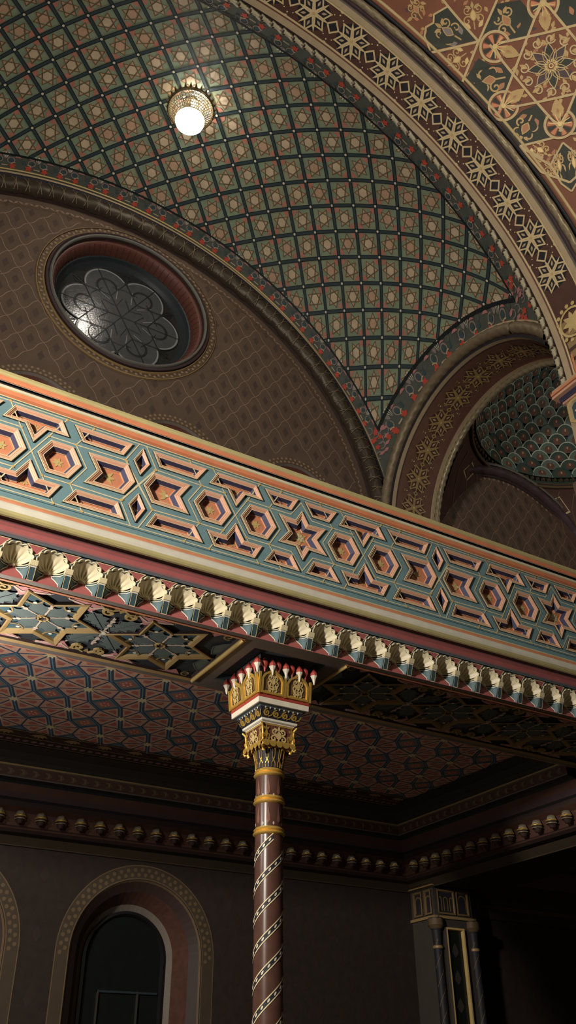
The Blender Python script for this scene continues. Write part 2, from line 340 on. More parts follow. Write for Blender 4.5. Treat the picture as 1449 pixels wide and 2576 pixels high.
def shell_unit(xc):
    b = MB(); mp0 = lambda u, v, h: V((xc+u, YF-h, v))
    # lower niche: half-elliptic wall, drawing in towards the soffit lip
    zb = 2.792; W0, W1, D0, D1 = RC*1.0, .088, DEP, .04; yl0, yl1 = YF, 5.092
    def wall(ph, t, h=0.): return V((xc+(W0+(W1-W0)*t-h)*cos(ph), (yl0+(yl1-yl0)*t)+(D0+(D1-D0)*t-h)*sin(ph), ZS+(zb-ZS)*t))
    N = 20
    for t0, t1, m, e in ((0, .06, 'cream', .004), (.06, .15, 'teal_dark', .0), (.15, .2, 'ivory', .004), (.2, 1, 'teal_niche', 0.)):
        b.grid([[wall(pi*k/N, t, e) for k in range(N+1)] for t in (t0, (t0+t1)/2, t1)], m, True)
    wm = lambda u, v, h: wall(u, v, h)
    c = pi/2
    tong = [(c-1.22, 1), (c-1.02, .74), (c-.66, .5), (c-.34, .3), (c-.24, .05), (c+.24, .05), (c+.34, .3), (c+.66, .5), (c+1.02, .74), (c+1.22, 1)]
    b.grid([[wall(c+(p[0]-c)*1.0, p[1], .003) for p in tong[:5]], [wall(c-(p[0]-c), p[1], .003) for p in tong[:5]]], 'rose', True)
    b.stroke(wm, tong, .06, 'ivory', .006)
    for a_, L in ((0, .42), (1.85, .55), (-1.85, .55)):
        b.poly(wm, [(c+x*1.5, .74-y*.95) for x, y in rot(leafp(L, .17), a_)], 'cream', .008)
    # pier between niches with little capital
    x2 = xc+PIT_S/2; w = PIT_S/2-RC
    def P(x, t, dy): return V((x, yl0+(yl1-yl0)*t-dy, ZS+(zb-ZS)*t))
    for t0, t1, d, m, e in ((-.12, .18, .012, 'cream', .006), (.18, .26, .006, 'ivory', .003), (.26, 1, .002, 'teal_dark', 0)):
        L_, R_ = x2-w-e, x2+w+e
        q = [P(L_, t0, d), P(R_, t0, d), P(R_, t1, d), P(L_, t1, d)]; bk = [p+V((0, .05, 0)) for p in q]
        b.face(q, m); b.face([q[0], q[3], bk[3], bk[0]], m); b.face([q[1], q[2], bk[2], bk[1]], m); b.face([q[2], q[3], bk[3], bk[2]], m)
    for xx in (x2-w, x2+w): b.face([P(xx-.002, .26, .004), P(xx+.002, .26, .004), P(xx+.002, 1, .004), P(xx-.002, 1, .004)], 'cream')
    b.face([P(x2-w, .96, .004), P(x2+w, .96, .004), P(x2+w, 1, .004), P(x2-w, 1, .004)], 'cream')
    n = b.build('shell_niche', cor, (xc, YF, ZS))
    s = MB(); M_, T_ = 72, 10
    Hh = V((xc-.004, YF+.080, ZS-.004)); F0, F1 = radians(-6), radians(186)
    def sp(k, j):
        f = k/M_; ph = F0+(F1-F0)*f; t = j/T_; lob = abs(sin(7*pi*f))
        r = RC*(1.0+.10*lob)
        e = V((xc+r*cos(ph), YF-.006-.006*lob, ZS+.018+r*sin(ph)*.92))
        p = Hh+(e-Hh)*t
        p.y = min(YF+.086, p.y+.040*sin(pi*t**.8)-.034*(lob-.35)*t*(1.2-t))
        return p
    s.grid([[sp(k, j) for k in range(M_+1)] for j in range(T_+1)], 'shell_cream', True)
    s.tube([sp(k, T_) for k in range(M_+1)], .0055, 'shell_cream', 6)
    s.tube([Hh+V((-.016, -.004, -.006)), Hh+V((0, -.008, -.004)), Hh+V((.016, -.004, -.006))], .012, 'shell_cream', 6)
    s.build('shell', n, (xc, YF, ZS))
    return n
n0 = shell_unit(SX0)
for i in nsh:
    if i: dup(n0, cor, (i*PIT_S, 0, 0))
lp = MB(); lpz = 2.79
xprof(lp, [(5.094, 2.80, ''), (5.09, 2.797, 'rose'), (5.088, lpz, 'rose'), (5.14, lpz, 'grey_stone')], PX0, PX1)
lp.build('lip', cor, (3, 5.1, 2.79))

# ------------------------------------------------------------------ gallery beam and its soffit panels
CX, CY = 3.163, 5.575
bm = MB(); YB0, YB1 = 5.14, 6.03; PL, PR = 2.715, 3.60; RB = .335
hs = .32
S_ = lambda u, v, h: V((u, v, 2.79-h))
bm.sheet(S_, [(PX0, 5.1401), (7.4, 5.1401), (7.4, 6.10), (PX0, 6.10)], [[(PX0+.05, YB0+.001), (PL, YB0+.001), (PL, YB1), (PX0+.05, YB1)], [(PR, YB0+.001), (7.3, YB0+.001), (7.3, YB1), (PR, YB1)], [(CX-hs, CY-RB), (CX+hs, CY-RB), (CX+hs, CY+RB), (CX-hs, CY+RB)]], 'grey_stone')
rc = [(CX-hs, CY-RB), (CX+hs, CY-RB), (CX+hs, CY+RB), (CX-hs, CY+RB)]
bm.rings(S_, [(rc, 0), (inset(rc, .012), -.006), (inset(rc, .035), -.05)], ['slate', 'teal_dark', 'slate'])
bm.box((CX-.19, CY-.19, 2.787), (CX+.19, CY+.19, 2.841), 'slate')
bm.face([V((PX0, 6.1, 2.79)), V((7.4, 6.1, 2.79)), V((7.4, 6.1, 3.3)), V((PX0, 6.1, 3.3))], 'grey_stone')
bm.box((PX0, 5.16, 2.86), (7.4, 6.095, 3.2), 'grey_stone')
xprof(bm, [(6.085, 2.79, ''), (6.115, 2.792, 'salmon_deep'), (6.12, 2.815, 'frame_gold'), (6.10, 2.82, 'grey_stone')], PX0, 7.4)
tag(bm.build('gallery_beam', None, (3, 5.6, 2.79)), 'grey stone beam carrying the gallery, with a square recess over the column', 'beam', kind='structure')
def soffit_panel(x0, x1, stars, label):
    t = thing('soffit_panel', ((x0+x1)/2, CY, 2.79), label, 'soffit panel')
    b = MB(); H = -.03
    b.poly(S_, [(x0-.03, YB0+.001), (x1+.03, YB0+.001), (x1+.03, YB1+.02), (x0-.03, YB1+.02)], 'navy_board', H)
    b.build('board', t, ((x0+x1)/2, CY, 2.82))
    f = MB(); q = [(x0, YB0), (x1, YB0), (x1, YB1), (x0, YB1)]
    f.rings(S_, [(q, 0), (q, .006), (inset(q, .012), .010), (inset(q, .022), .004), (inset(q, .03), -.004), (inset(q, .034), H)], ['salmon_deep', 'salmon_deep', 'frame_gold', 'frame_gold', 'umber'])
    for xe in (x0+.012, x1-.012):
        f.tube([V((xe, YB0+.012, 2.785)), V((xe, YB1-.012, 2.785))], .016, 'gold_paint', 10)
    f.build('frame_moulding', t, ((x0+x1)/2, CY, 2.79))
    yc = (YB0+YB1)/2
    def star(xc):
        o = [(xc+x, yc+y) for x, y in starp(6, .432, .25)]; s = MB()
        s.rings(S_, [(o, H), (o, -.004), (inset(o, .008), .002), (inset(o, .034), -.008), (inset(o, .042), H+.004)], ['umber', 'frame_gold', 'frame_gold', 'frame_gold', 'teal_dark'])
        so = s.build('star_frame', t, (xc, yc, 2.79))
        r = MB()
        for k in range(6):
            a_ = pi/6+pi/3*k
            r.stroke(S_, [(xc+.05*cos(a_), yc+.05*sin(a_)), (xc+.19*cos(a_), yc+.19*sin(a_))], .010, 'stick_pink', H+.016, rib=.012)
            for q_ in (.17, .2): r.disc(S_, xc+q_*cos(a_), yc+q_*sin(a_), .018 if q_ < .19 else .013, 'stick_pink', H+.017, 8)
            a2 = pi/3*k
            lf = rot([(0, .04), (.03, .08), (.055, .075), (.06, .12), (.085, .16), (.05, .17), (.04, .2), (.06, .25), (0, .21), (-.06, .25), (-.04, .2), (-.05, .17), (-.085, .16), (-.06, .12), (-.055, .075), (-.03, .08)], a2-pi/2, xc, yc)
            r.poly(S_, lf, 'leaf_grey', H+.012); r.stroke(S_, lf, .006, 'slate', H+.014, True)
            r.stroke(S_, rot([(-.075, .265), (-.035, .225), (0, .215), (.035, .225), (.075, .265)], a2-pi/2, xc, yc), .012, 'frame_gold', H+.015)
            r.disc(S_, xc+.235*cos(a2), yc+.235*sin(a2), .014, 'dot_white', H+.02, 10)
            for sg in (-1, 1): r.disc(S_, *rot([(sg*.075, .268)], a2-pi/2, xc, yc)[0], .014, 'stick_pink', H+.016, 8)
        r.rings(S_, [(ngon(16, .045, 0, xc, yc), H+.004), (ngon(16, .04, 0, xc, yc), H+.022), (ngon(16, .026, 0, xc, yc), H+.02), (ngon(16, .02, 0, xc, yc), H+.012)], ['frame_gold', 'frame_gold', 'umber', 'umber'])
        for k in range(8): r.disc(S_, xc+.033*cos(k*pi/4), yc+.033*sin(k*pi/4), .007, 'gold_paint', H+.025, 6)
        r.build('star_rosette', so, (xc, yc, 2.79)); return so
    def spray(xc):
        r = MB()
        for k in range(6):
            a_ = pi/6+pi/3*k; diag = k not in (1, 4)
            if k in (1, 4):
                r.stroke(S_, [(xc, yc), (xc+.24*cos(a_), yc+.24*sin(a_))], .014, 'stick_pink', H+.014, rib=.01)
                for q_ in (.12, .19): r.disc(S_, xc+q_*cos(a_), yc+q_*sin(a_), .02, 'stick_pink', H+.016, 8)
            r.disc(S_, xc+.03*cos(a_), yc+.03*sin(a_), .016, 'stick_pink', H+.02, 8)
        for a_ in (radians(55), radians(125), radians(235), radians(305)):
            lf = rot([(0, .05), (.05, .08), (.035, .12), (.085, .14), (.06, .18), (.1, .22), (.06, .26), (.065, .3), (.025, .31), (0, .36), (-.025, .31), (-.065, .3), (-.06, .26), (-.1, .22), (-.06, .18), (-.085, .14), (-.035, .12), (-.05, .08)], a_-pi/2, xc, yc, .92)
            r.poly(S_, lf, 'leaf_grey', H+.010); r.stroke(S_, lf, .007, 'slate', H+.014, True)
            r.stroke(S_, rot([(0, 0), (0, .34)], a_-pi/2, xc, yc, .92), .008, 'slate', H+.016)
            r.stroke(S_, rot([(0, .34), (.01, .4)], a_-pi/2, xc, yc, .92), .016, 'stick_pink', H+.016)
        r.disc(S_, xc, yc, .022, 'dot_white', H+.024, 10)
        for sg in (1, -1):                           # scrolls along the long edges
            ye = yc+sg*.352
            for sx in (1, -1):
                T = lambda pts: [(xc+sx*x, ye+sg*y) for x, y in pts]
                r.stroke(S_, T([(x, y) for x, y in spiral(.075, -.035, .05, 1.2, 1.2, -1)]), .018, 'scroll_gold', H+.022, rib=.015)
                r.stroke(S_, T([(.02, .03), (.06, .0), (.12, .01), (.16, .03)]), .016, 'scroll_gold', H+.02, rib=.015)
                r.poly(S_, T([(.12, .02), (.17, -.04), (.2, -.09), (.235, -.06), (.27, -.02), (.33, -.01), (.4, .03), (.3, .04), (.2, .035)]), 'pink', H+.020)
                r.stroke(S_, T([(.13, .02), (.2, -.03), (.28, .0), (.38, .025)]), .014, 'stick_pink', H+.024, rib=.012)
            r.poly(S_, [(xc-.03, ye+sg*.03), (xc, ye-sg*.03), (xc+.03, ye+sg*.03)], 'frame_gold', H+.013)
        return r.build('leaf_spray', t, (xc, yc, 2.79))
    s0 = star(stars[0])
    for x in stars[1:]: dup(s0, t, (x-stars[0], 0, 0))
    mids = [x+.442 for x in stars[:-1]]
    m0 = spray(mids[0])
    for x in mids[1:]: dup(m0, t, (x-mids[0], 0, 0))
    for xe, sg in ((x0, 1), (x1, -1)):               # half leaf at the panel ends
        r = MB()
        for s2 in (1, -1):
            a_ = pi/2-sg*s2*.0 if s2 > 0 else -pi/2
            lf = rot(leafp(.26, .075), a_-pi/2+sg*s2*.25, xe+sg*.085, yc+s2*.05)
            r.poly(S_, lf, 'leaf_grey', H+.010); r.stroke(S_, lf, .007, 'slate', H+.014, True)
            r.stroke(S_, spiral(xe+sg*.1, yc+s2*.37, .045, 1, 1.2), .013, 'frame_gold', H+.014)
            r.poly(S_, [(xe+sg*.14, yc+s2*.41), (xe+sg*.2, yc+s2*.33), (xe+sg*.27, yc+s2*.4), (xe+sg*.36, yc+s2*.42)], 'pink', H+.012)
        r.build('leaf_spray', t, (xe+sg*.1, yc, 2.79))
    return t
soffit_panel(PX0+.05, PL, [2.233-.884*k for k in (2, 1, 0)], 'lit soffit panel with carved star rosettes on the beam left of the gilded column')
soffit_panel(PR, 7.3, [4.073+.884*k for k in range(4)], 'dark soffit panel with carved star rosettes on the beam right of the gilded column')

# ------------------------------------------------------------------ gilded column
colm = thing('column', (CX, CY, -Z0), 'slim maroon column with spiral bands and a tall gilded capital holding up the gallery', 'column', kind='thing')
sh = MB(); RS = .098
sh.lathe([(.2, -1.6), (.2, -1.52), (.17, -1.5), (.17, -1.42), (.13, -1.36), (RS, -1.3), (RS, 2.0)], (CX, CY), 'marble', 40)
cyl = lambda u, v, h: V((CX+(RS+h)*cos(u), CY+(RS+h)*sin(u), v))
for s_ in range(3):
    ph = 2*pi*s_/3
    fz = lambda a_: .911+(a_-radians(238))*.585/(2*pi)+s_*.195
    lo, hi = -1.25, 1.53
    a0 = radians(238)+(lo-.911-s_*.195)*2*pi/.585; a1 = radians(238)+(hi-.911-s_*.195)*2*pi/.585
    N = 150; dz = .017
    pts = [(a0+(a1-a0)*k/N, fz(a0+(a1-a0)*k/N)) for k in range(N+1)]
    for lo_, hi_, m, h in ((-dz, dz, 'ink', .0015), (dz, dz+.009, 'cream', .004), (-dz-.009, -dz, 'cream', .004)):
        sh.grid([[cyl(a_, z+lo_, h) for a_, z in pts], [cyl(a_, z+hi_, h) for a_, z in pts]], m, True)
    nb = int((a1-a0)/.42)
    for k in range(nb):
        a_ = a0+.42*(k+.5); z = fz(a_)
        sh.poly(cyl, [(a_+.09*cos(q*pi/4), z+.0095*sin(q*pi/4)+.09*cos(q*pi/4)*.093) for q in range(8)], 'dot_white', .005)
for zc in (1.885, 1.69):                             # drop ornaments between the rings
    for k in range(8):
        a_ = k*pi/4+.2
        sh.poly(cyl, [(a_+x, zc+y) for x, y in [(0, .06), (.12, -.02), (.15, -.05), (0, -.07), (-.15, -.05), (-.12, -.02)]], 'marble_light', .002)
        sh.poly(cyl, [(a_+pi/8+.07*cos(q*pi/4), zc-.07+.012*sin(q*pi/4)) for q in range(8)], 'stick_pink', .002)
sh.build('shaft', colm, (CX, CY, -Z0))
def ringp(z):
    b = MB(); pr = [(RS, z+.026)]
    for k in range(7): pr.append((RS+.011*sin(pi*k/6)+.001, z+.022-.022*k/6))
    for k in range(7): pr.append((RS+.016*sin(pi*k/6)+.001, z-.028*k/6))
    b.lathe(pr, (CX, CY), 'gold', 40); return b.build('ring', colm, (CX, CY, z))
for z in (1.985, 1.79, 1.575): ringp(z)
nk = MB()
nk.lathe([(.098, 1.995), (.098, 2.02), (.104, 2.08), (.118, 2.15)], (CX, CY), 'ink', 40)
nkm = lambda u, v, h: V((CX+(.098+.02*max(0, (v-2.02)/.13)**1.5+h)*cos(u), CY+(.098+.02*max(0, (v-2.02)/.13)**1.5+h)*sin(u), v))
for k in range(14):                                  # interlaced straps
    a_ = k*2*pi/14; d = pi/14
    for sg in (1, -1):
        nk.stroke(nkm, [(a_+sg*d*.35, 2.145), (a_+sg*d*.35, 2.085), (a_-sg*d*.55, 2.045), (a_-sg*d*.55, 2.015)], .045*.1+.006, 'gold', .006, rib=.006)
    nk.stroke(nkm, arc(a_+d, 2.135, .1, 0, pi, 8, .018), .008, 'gold', .006)
nk.build('strap_neck', colm, (CX, CY, 2.0))
def sqring(pts, m, mb):                              # square frustum rings [(half, z)]
    for q in range(len(pts)-1):
        (a, za), (b, zb) = pts[q], pts[q+1]
        ca = [(-1, -1), (1, -1), (1, 1), (-1, 1)]
        for i in range(4):
            j = (i+1) % 4
            mb.face([V((CX+ca[i][0]*a, CY+ca[i][1]*a, za)), V((CX+ca[j][0]*a, CY+ca[j][1]*a, za)), V((CX+ca[j][0]*b, CY+ca[j][1]*b, zb)), V((CX+ca[i][0]*b, CY+ca[i][1]*b, zb))], m[q] if isinstance(m, list) else m)
def side(k, half):                                   # map on side k of a square block; half(v) gives half width at height v
    d = [V((0, -1, 0)), V((1, 0, 0)), V((0, 1, 0)), V((-1, 0, 0))][k]; t = V((-d.y, d.x, 0))
    return lambda u, v, h: V((CX, CY, v))+d*(half(v)+h)+t*u
be = MB(); hb = lambda v: .118+.016*max(0, min(1, (v-2.15)/.175))
sqring([(.10, 2.14), (.118, 2.16), (.134, 2.322), (.134, 2.33)], ['gold_dark', 'oxblood', 'white_paint'], be)
for k in range(4):
    mp = side(k, hb)
    arabesque(be, mp, 0, 2.235, .085, .075, 0, 'gilt', .011, .010)
    for u in (-.105, .105): arabesque(be, mp, u, 2.24, .045, .07, 0, 'gold', .009, .009, rich=False)
    be.stroke(mp, [(-.125, 2.312), (.125, 2.312)], .012, 'gold', .004)
    for u in (-.11, -.055, 0, .055, .11):            # curled leaf tips
        q = [mp(u+.026*cos(a_), 2.165+.02*sin(a_), .012+.022*(1-abs(sin(a_)))*0+.02) for a_ in [j*pi/5 for j in range(10)]]
        be.face(q, 'gold'); be.face([mp(u-.03, 2.2, .006), mp(u+.03, 2.2, .006), q[0], q[5]], 'gold')
    for u in (-.085, -.03, .03, .085):
        be.poly(mp, rot(leafp(.07, .02), pi, u, 2.2), 'gold', .016)
for sx, sy in ((-1, -1), (1, -1), (1, 1), (-1, 1)):   # corner acanthus
    pts = [V((CX+sx*r_, CY+sy*r_, z)) for r_, z in ((.11, 2.12), (.122, 2.16), (.126, 2.22), (.132, 2.29), (.15, 2.315))]
    be.tube(pts, lambda i, p: .014-.0015*i, 'gold', 8)
    be.tube([V((CX+sx*.118, CY+sy*.118, 2.155)), V((CX+sx*.135, CY+sy*.135, 2.14)), V((CX+sx*.14, CY+sy*.14, 2.155))], .012, 'gold', 8)
be.build('capital_bell', colm, (CX, CY, 2.15))
cl = MB()
sqring([(.136, 2.328), (.15, 2.335), (.152, 2.35), (.178, 2.425), (.186, 2.432)], ['ivory', 'ivory', 'ink', 'slate'], cl)
hc = lambda v: .152+.026*(v-2.35)/.075
for k in range(4):
    mp = side(k, hc)
    for j in range(4):
        u = -.118+.0787*j
        cl.stroke(mp, spiral(u, 2.385, .026, pi*.5, 1.4, 1), .009, 'gold', .006, rib=.006)
        cl.stroke(mp, [(u+.012, 2.36), (u+.04, 2.372), (u+.055, 2.4)], .008, 'gold', .006)
        for q in range(2): cl.disc(mp, u-.02+.04*q, 2.419, .007, 'dot_white', .006, 6)
cl.build('scroll_collar', colm, (CX, CY, 2.33))
bl = MB(); HB = lambda v: .216+.02*(v-2.49)/.2
sqring([(.186, 2.432), (.205, 2.436), (.214, 2.438), (.216, 2.472), (.216, 2.478), (.221, 2.492), (.216, 2.50), (.228, 2.62), (.2, 2.70), (.17, 2.785)], ['slate', 'ivory', 'white_paint', 'white_paint', 'red_paint', 'red_paint', 'gold', 'slate', 'slate'], bl)
for k in range(4):
    mp = side(k, HB)
    for u in (-.108, .108):
        w, z0, z1 = .088, 2.512, 2.615
        ar = [(u-w, z0), (u+w, z0), (u+w, z1), (u+w*.75, z1+.035), (u+w*.35, z1+.055), (u, z1+.085), (u-w*.35, z1+.055), (u-w*.75, z1+.035), (u-w, z1)]
        bl.poly(mp, ar, 'gold', .006)
        bl.stroke(mp, ar, .016, 'gold', .016, True, rib=.014); i_ = inset(ar, .02); bl.poly(mp, i_, 'gold_dark', .008); bl.stroke(mp, inset(ar, .024), .005, 'ink', .010, True)
        arabesque(bl, mp, u, 2.60, .062, .07, 0, 'gilt', .010, .014); arabesque(bl, mp, u, 2.545, .05, .032, 0, 'gilt', .008, .013, rich=False)
    for u in (-.218, 0, .218): bl.stroke(mp, [(u, 2.50), (u, 2.66)], .016, 'gold', .016, rib=.016)
bl.build('capital_block', colm, (CX, CY, 2.45))
tp = MB()
def tip(x, y, z0, z1, r, white=True):
    P = lambda rr, z: [V((x+rr*cos(q*pi/4+pi/8), y+rr*sin(q*pi/4+pi/8), z)) for q in range(8)]
    zm = z0+(z1-z0)*.55
    tp.grid([P(.004, z0), P(r*.5, z0+(zm-z0)*.6), P(r, zm)], 'white_paint' if white else 'red_paint', False, True)
    tp.grid([P(r, zm), P(r*.95, zm+(z1-zm)*.35), P(.004, z1)], 'red_paint', False, True)
for k in range(4):
    mp = side(k, lambda v: .236)
    for j, u in enumerate((-.236, -.118, 0, .118)):
        e = .014 if j else .0
        p = mp(u, 2.6, .012); 
        if j == 0: p = mp(u-.012, 2.6, .012)
        tip(p.x, p.y, 2.645, 2.775, .028)
        if j != 0 or 1:
            p = mp(u+.06, 2.6, -.004); tip(p.x, p.y, 2.67, 2.783, .026, False)
tp.build('crown_tips', colm, (CX, CY, 2.7))

# ------------------------------------------------------------------ ceiling, cornice and walls below the gallery
ZG = 2.95; YW = 9.5; XL, XR = -3.2, 7.47
gc = MB(); G_ = lambda u, v, h: V((u, v, ZG-h))
gc.poly(G_, [(XL, 6.1), (XR, 6.1), (XR, 8.62), (XL, 8.62)], 'tile_grey', 0)
octo = lambda x, y: [(x+.103, y-.26), (x+.2478, y-.108), (x+.2478, y+.108), (x+.103, y+.26), (x-.103, y+.26), (x-.2478, y+.108), (x-.2478, y-.108), (x-.103, y-.26)]
for i in range(-10, 12):
    for j in range(-1, 3):
        x, y = 1.672+.4955*i, 6.972+.52*j
        if not (XL+.3 < x < XR-.3): continue
        H_ = octo(x, y)
        gc.poly(G_, inset(H_, .003), 'tile_salmon', .002)
        for q in range(8):
            e0, e1 = H_[q], H_[(q+1) % 8]; em = ((e0[0]+e1[0])/2, (e0[1]+e1[1])/2)
            L_ = lambda e, k, w_: (x+((e[0]*w_+em[0]*(1-w_))-x)*k, y+((e[1]*w_+em[1]*(1-w_))-y)*k)
            gc.poly(G_, [L_(e0, .74, .5), L_(em, .84, 0), L_(e1, .74, .5), L_(em, .42, 0)], 'tile_red', .003)
            gc.stroke(G_, [(x, y), e0], .015, 'tile_blue', .004)
            if q in (1, 5): pass
            gc.stroke(G_, [e0, e1], .030 if q in (0, 2, 4, 6) else .014, 'tile_blue', .005)
            if q % 2 == 0: gc.stroke(G_, [e0, e1], .006, 'teal', .006)
        gc.stroke(G_, [H_[7], H_[3]], .04, 'tile_blue', .005); gc.stroke(G_, [H_[7], H_[3]], .010, 'teal', .006)
        petals(gc, G_, x, y, .065, .013, 8, 'cream', .008, .3)
        if j < 2:
            q = [(x+.2478-.145, y+.26), (x+.2478, y+.26-.152), (x+.2478+.145, y+.26), (x+.2478, y+.26+.152)]
            gc.poly(G_, inset(q, .012), 'tile_grey', .003); gc.poly(G_, inset(q, .045), 'tile_red', .004)
            for e in range(6): gc.disc(G_, x+.2478+.035*cos(e*pi/3), y+.26+.035*sin(e*pi/3), .009, 'cream', .005, 6)
gc.poly(G_, [(XL, 8.22), (XR, 8.22), (XR, 8.6), (XL, 8.6)], 'umber', .006)
for k in range(3): gc.stroke(G_, [(XL, 8.24+.17*k), (XR, 8.24+.17*k)], .014, 'frame_gold', .008)
for i in range(-14, 17):
    x = 1.835+.33*i
    if x > XR-.3: break
    for a_ in (-.9, -.45, 0, .45, .9): gc.poly(G_, rot(leafp(.11, .022), a_, x, 8.27), 'frame_gold', .009)
    gc.stroke(G_, [(x+.1, 8.3), (x+.16, 8.36), (x+.23, 8.3)], .014, 'oxblood', .009)
    for q in range(4): gc.disc(G_, x+.0825*q, 8.5, .03, 'mauve', .009, 8)
tag(gc.build('ceiling_gallery', None, (2, 7.3, ZG)), 'flat tiled ceiling under the gallery with salmon hexagons in blue straps', 'ceiling', kind='structure')

def cornice(name, label, path, n0, n1, pos):
    """path(s,d,z): point at run s, distance d out from the wall, height z"""
    t = thing(name, path(3.0, .2, 2.6), label, 'cornice', kind='thing')
    prof = [(.9, ZG-.012, ''), (.86, 2.936, 'dark_cove'), (.7, 2.925, 'dark_cove'), (.6, 2.88, 'dark_cove'), (.56, 2.845, 'dark_cove'), (.575, 2.842, 'gold_dark'), (.575, 2.825, 'frame_gold'), (.555, 2.82, 'grey_stone'), (.545, 2.73, 'band_brown'), (.55, 2.715, 'grey_stone'), (.48, 2.705, 'ink'), (.44, 2.69, 'dark_teal'), (.4, 2.62, 'band_brown'), (.36, 2.575, 'plum'), (.33, 2.555, 'ink'), (.33, 2.50, 'umber'), (.26, 2.46, 'band_brown'), (.22, 2.34, 'band_brown'),
            (.24, 2.32, 'umber'), (.26, 2.30, 'band_brown'), (.22, 2.275, 'umber'), (.12, 2.265, 'ink'), (.1, 2.25, 'bark_trim'), (.03, 2.20, 'bark_trim'), (.025, 2.19, 'bark_trim'), (.012, 2.19, 'umber')]
    b = MB()
    for q in range(len(prof)-1):
        (d0, z0, _), (d1, z1, m) = prof[q], prof[q+1]
        b.face([path(n0, d0, z0, True), path(n1, d0, z0, True), path(n1, d1, z1, True), path(n0, d1, z1, True)], m)
    mpb = lambda u, v, h: path(u, .546+h, 2.82-v)
    s = n0+.05
    while s < n1-.7:
        if s > .4: b.poly(lambda u, v, h: path(u, .552+.009*(v < .05), 2.82-v), [(s, .02), (s+.05, .02), (s+.09, .05), (s+.05, .08), (s, .08), (s+.04, .05)], 'brown_trim')
        s += .13
    b.build('mouldings', t, path(3, .3, 2.6))
    c = path(pos[0], .3, 2.41); e = MB()
    out = (path(pos[0], 1.3, 2.41)-c)
    al = (path(pos[0]+1, .3, 2.41)-c)
    N = 24
    P = []
    for q in range(9):
        th = pi/2*q/8; row = []
        for k in range(N+1):
            a_ = pi*k/N; r = .052*(1+.10*abs(sin(3.5*a_)))*cos(th)
            row.append(c+al*(r*cos(a_))+out*(.075*sin(th))*(.6+.4*sin(a_))+V((0, 0, r*sin(a_)*1.15)))
        P.append(row)
    e.grid(P, 'bronze_light', True)
    lipp = [c+al*(.055*cos(a_))+out*(.07*sin(a_)) for a_ in [pi*k/12 for k in range(13)]]
    e.tube(lipp, .008, 'gold', 8); e.tube([p+V((0, 0, -.028)) for p in lipp], .006, 'bronze_light', 8)
    e.grid([[p+V((0, 0, -.004)) for p in lipp], [c+(p-c)*.7+V((0, 0, -.05)) for p in lipp], [c+(p-c)*.5+V((0, 0, -.07)) for p in lipp]], 'umber', True)
    b0 = e.build('bead', t, c)
    for s in pos[1:]: dup(b0, t, path(s, .3, 2.41)-path(pos[0], .3, 2.41))
    return t
back = lambda s, d, z, mit=False: V((s if not (mit and s > 7) else XR-d, YW-d, z))
cornice('bead_cornice', 'dark cornice with small shell beads along the back wall under the gallery', back, XL, 7.47, [.2+.2125*k for k in range(-2, 33) if .2+.2125*k < 7.05])
side_ = lambda s, d, z, mit=False: V((XR-d, (s if not (mit and s > 9) else YW-d), z))
cornice('bead_cornice', 'dark cornice with small shell beads along the side beam right of the column', side_, 6.13, 9.5, [9.0-.2125*k for k in range(0, 14)])

# back wall: one sheet with all its openings
WX1 = 13.2; ZT = 13.6
def archp(cx, zc, r, zb, n=28, off=0.):             # round-headed opening
    return [(cx-r, zb), (cx+r, zb)]+[(cx+r*cos(pi*k/n), zc+r*sin(pi*k/n)) for k in range(n+1)]
W_ = lambda u, v, h: V((u, YW-h, v))
LOW = [(3.83, 1.27, .73), (1.71, 1.27, .73), (-.41, 1.27, .73)]
UPB = [(1.70, 7.67, .70), (3.78, 7.67, .70), (5.86, 7.67, .70)]
RW = (2.83, 10.44)
holes = [archp(x, z, r, -.4)[:] for x, z, r in LOW]+[archp(x, z, r, 5.4) for x, z, r in UPB]+[ngon(64, 1.26, 0, *RW)]
wb = MB()
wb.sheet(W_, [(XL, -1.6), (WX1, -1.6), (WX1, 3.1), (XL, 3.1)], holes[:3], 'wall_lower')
wb.sheet(W_, [(XL, 3.1), (WX1, 3.1), (WX1, ZT), (XL, ZT)], holes[3:], 'wall_brown')
def inside_up(x, z):
    if x > 8.3: return (x-10.5)**2+(z-7.8)**2 < 1.95**2 or (z < 7.8 and 8.55 < x < 12.45)
    if (x-2.6)**2+(z-7.3)**2 > 4.58**2 and z > 7.3: return False
    if abs(x-2.6) > 4.6: return False
    if (x-RW[0])**2+(z-RW[1])**2 < 1.5**2: return False
    for cx, zc, r in UPB:
        if abs(x-cx) < r+.13 and z < zc or math.hypot(x-cx, z-zc) < r+.13: return False
    return True
DX, DZ = .19, .25
for i in range(-38, 60):
    for j in range(-20, 27):
        if (i+j) % 2: continue
        x, z = 4.32+DX*(i-13), 8.715+DZ*(j-12)
        if z < 4: continue
        for sg in (1, -1):
            pts = []
            for k in range(7):
                t = k/6; w = .013*sin(2*pi*t*1.0)*sg
                pts.append((x+sg*DX*t+w*.8, z+DZ*t-w*sg*.7))
            if all(inside_up(*p) for p in pts): wb.stroke(W_, pts, .011, 'diaper', .003)
        if inside_up(x, z+DZ) and z > 5: wb.poly(W_, rot([(0, .1), (.03, .04), (.055, .0), (.03, -.04), (0, -.1), (-.03, -.04), (-.055, 0), (-.03, .04)], 0, x, z+DZ), 'wall_motif', .002)
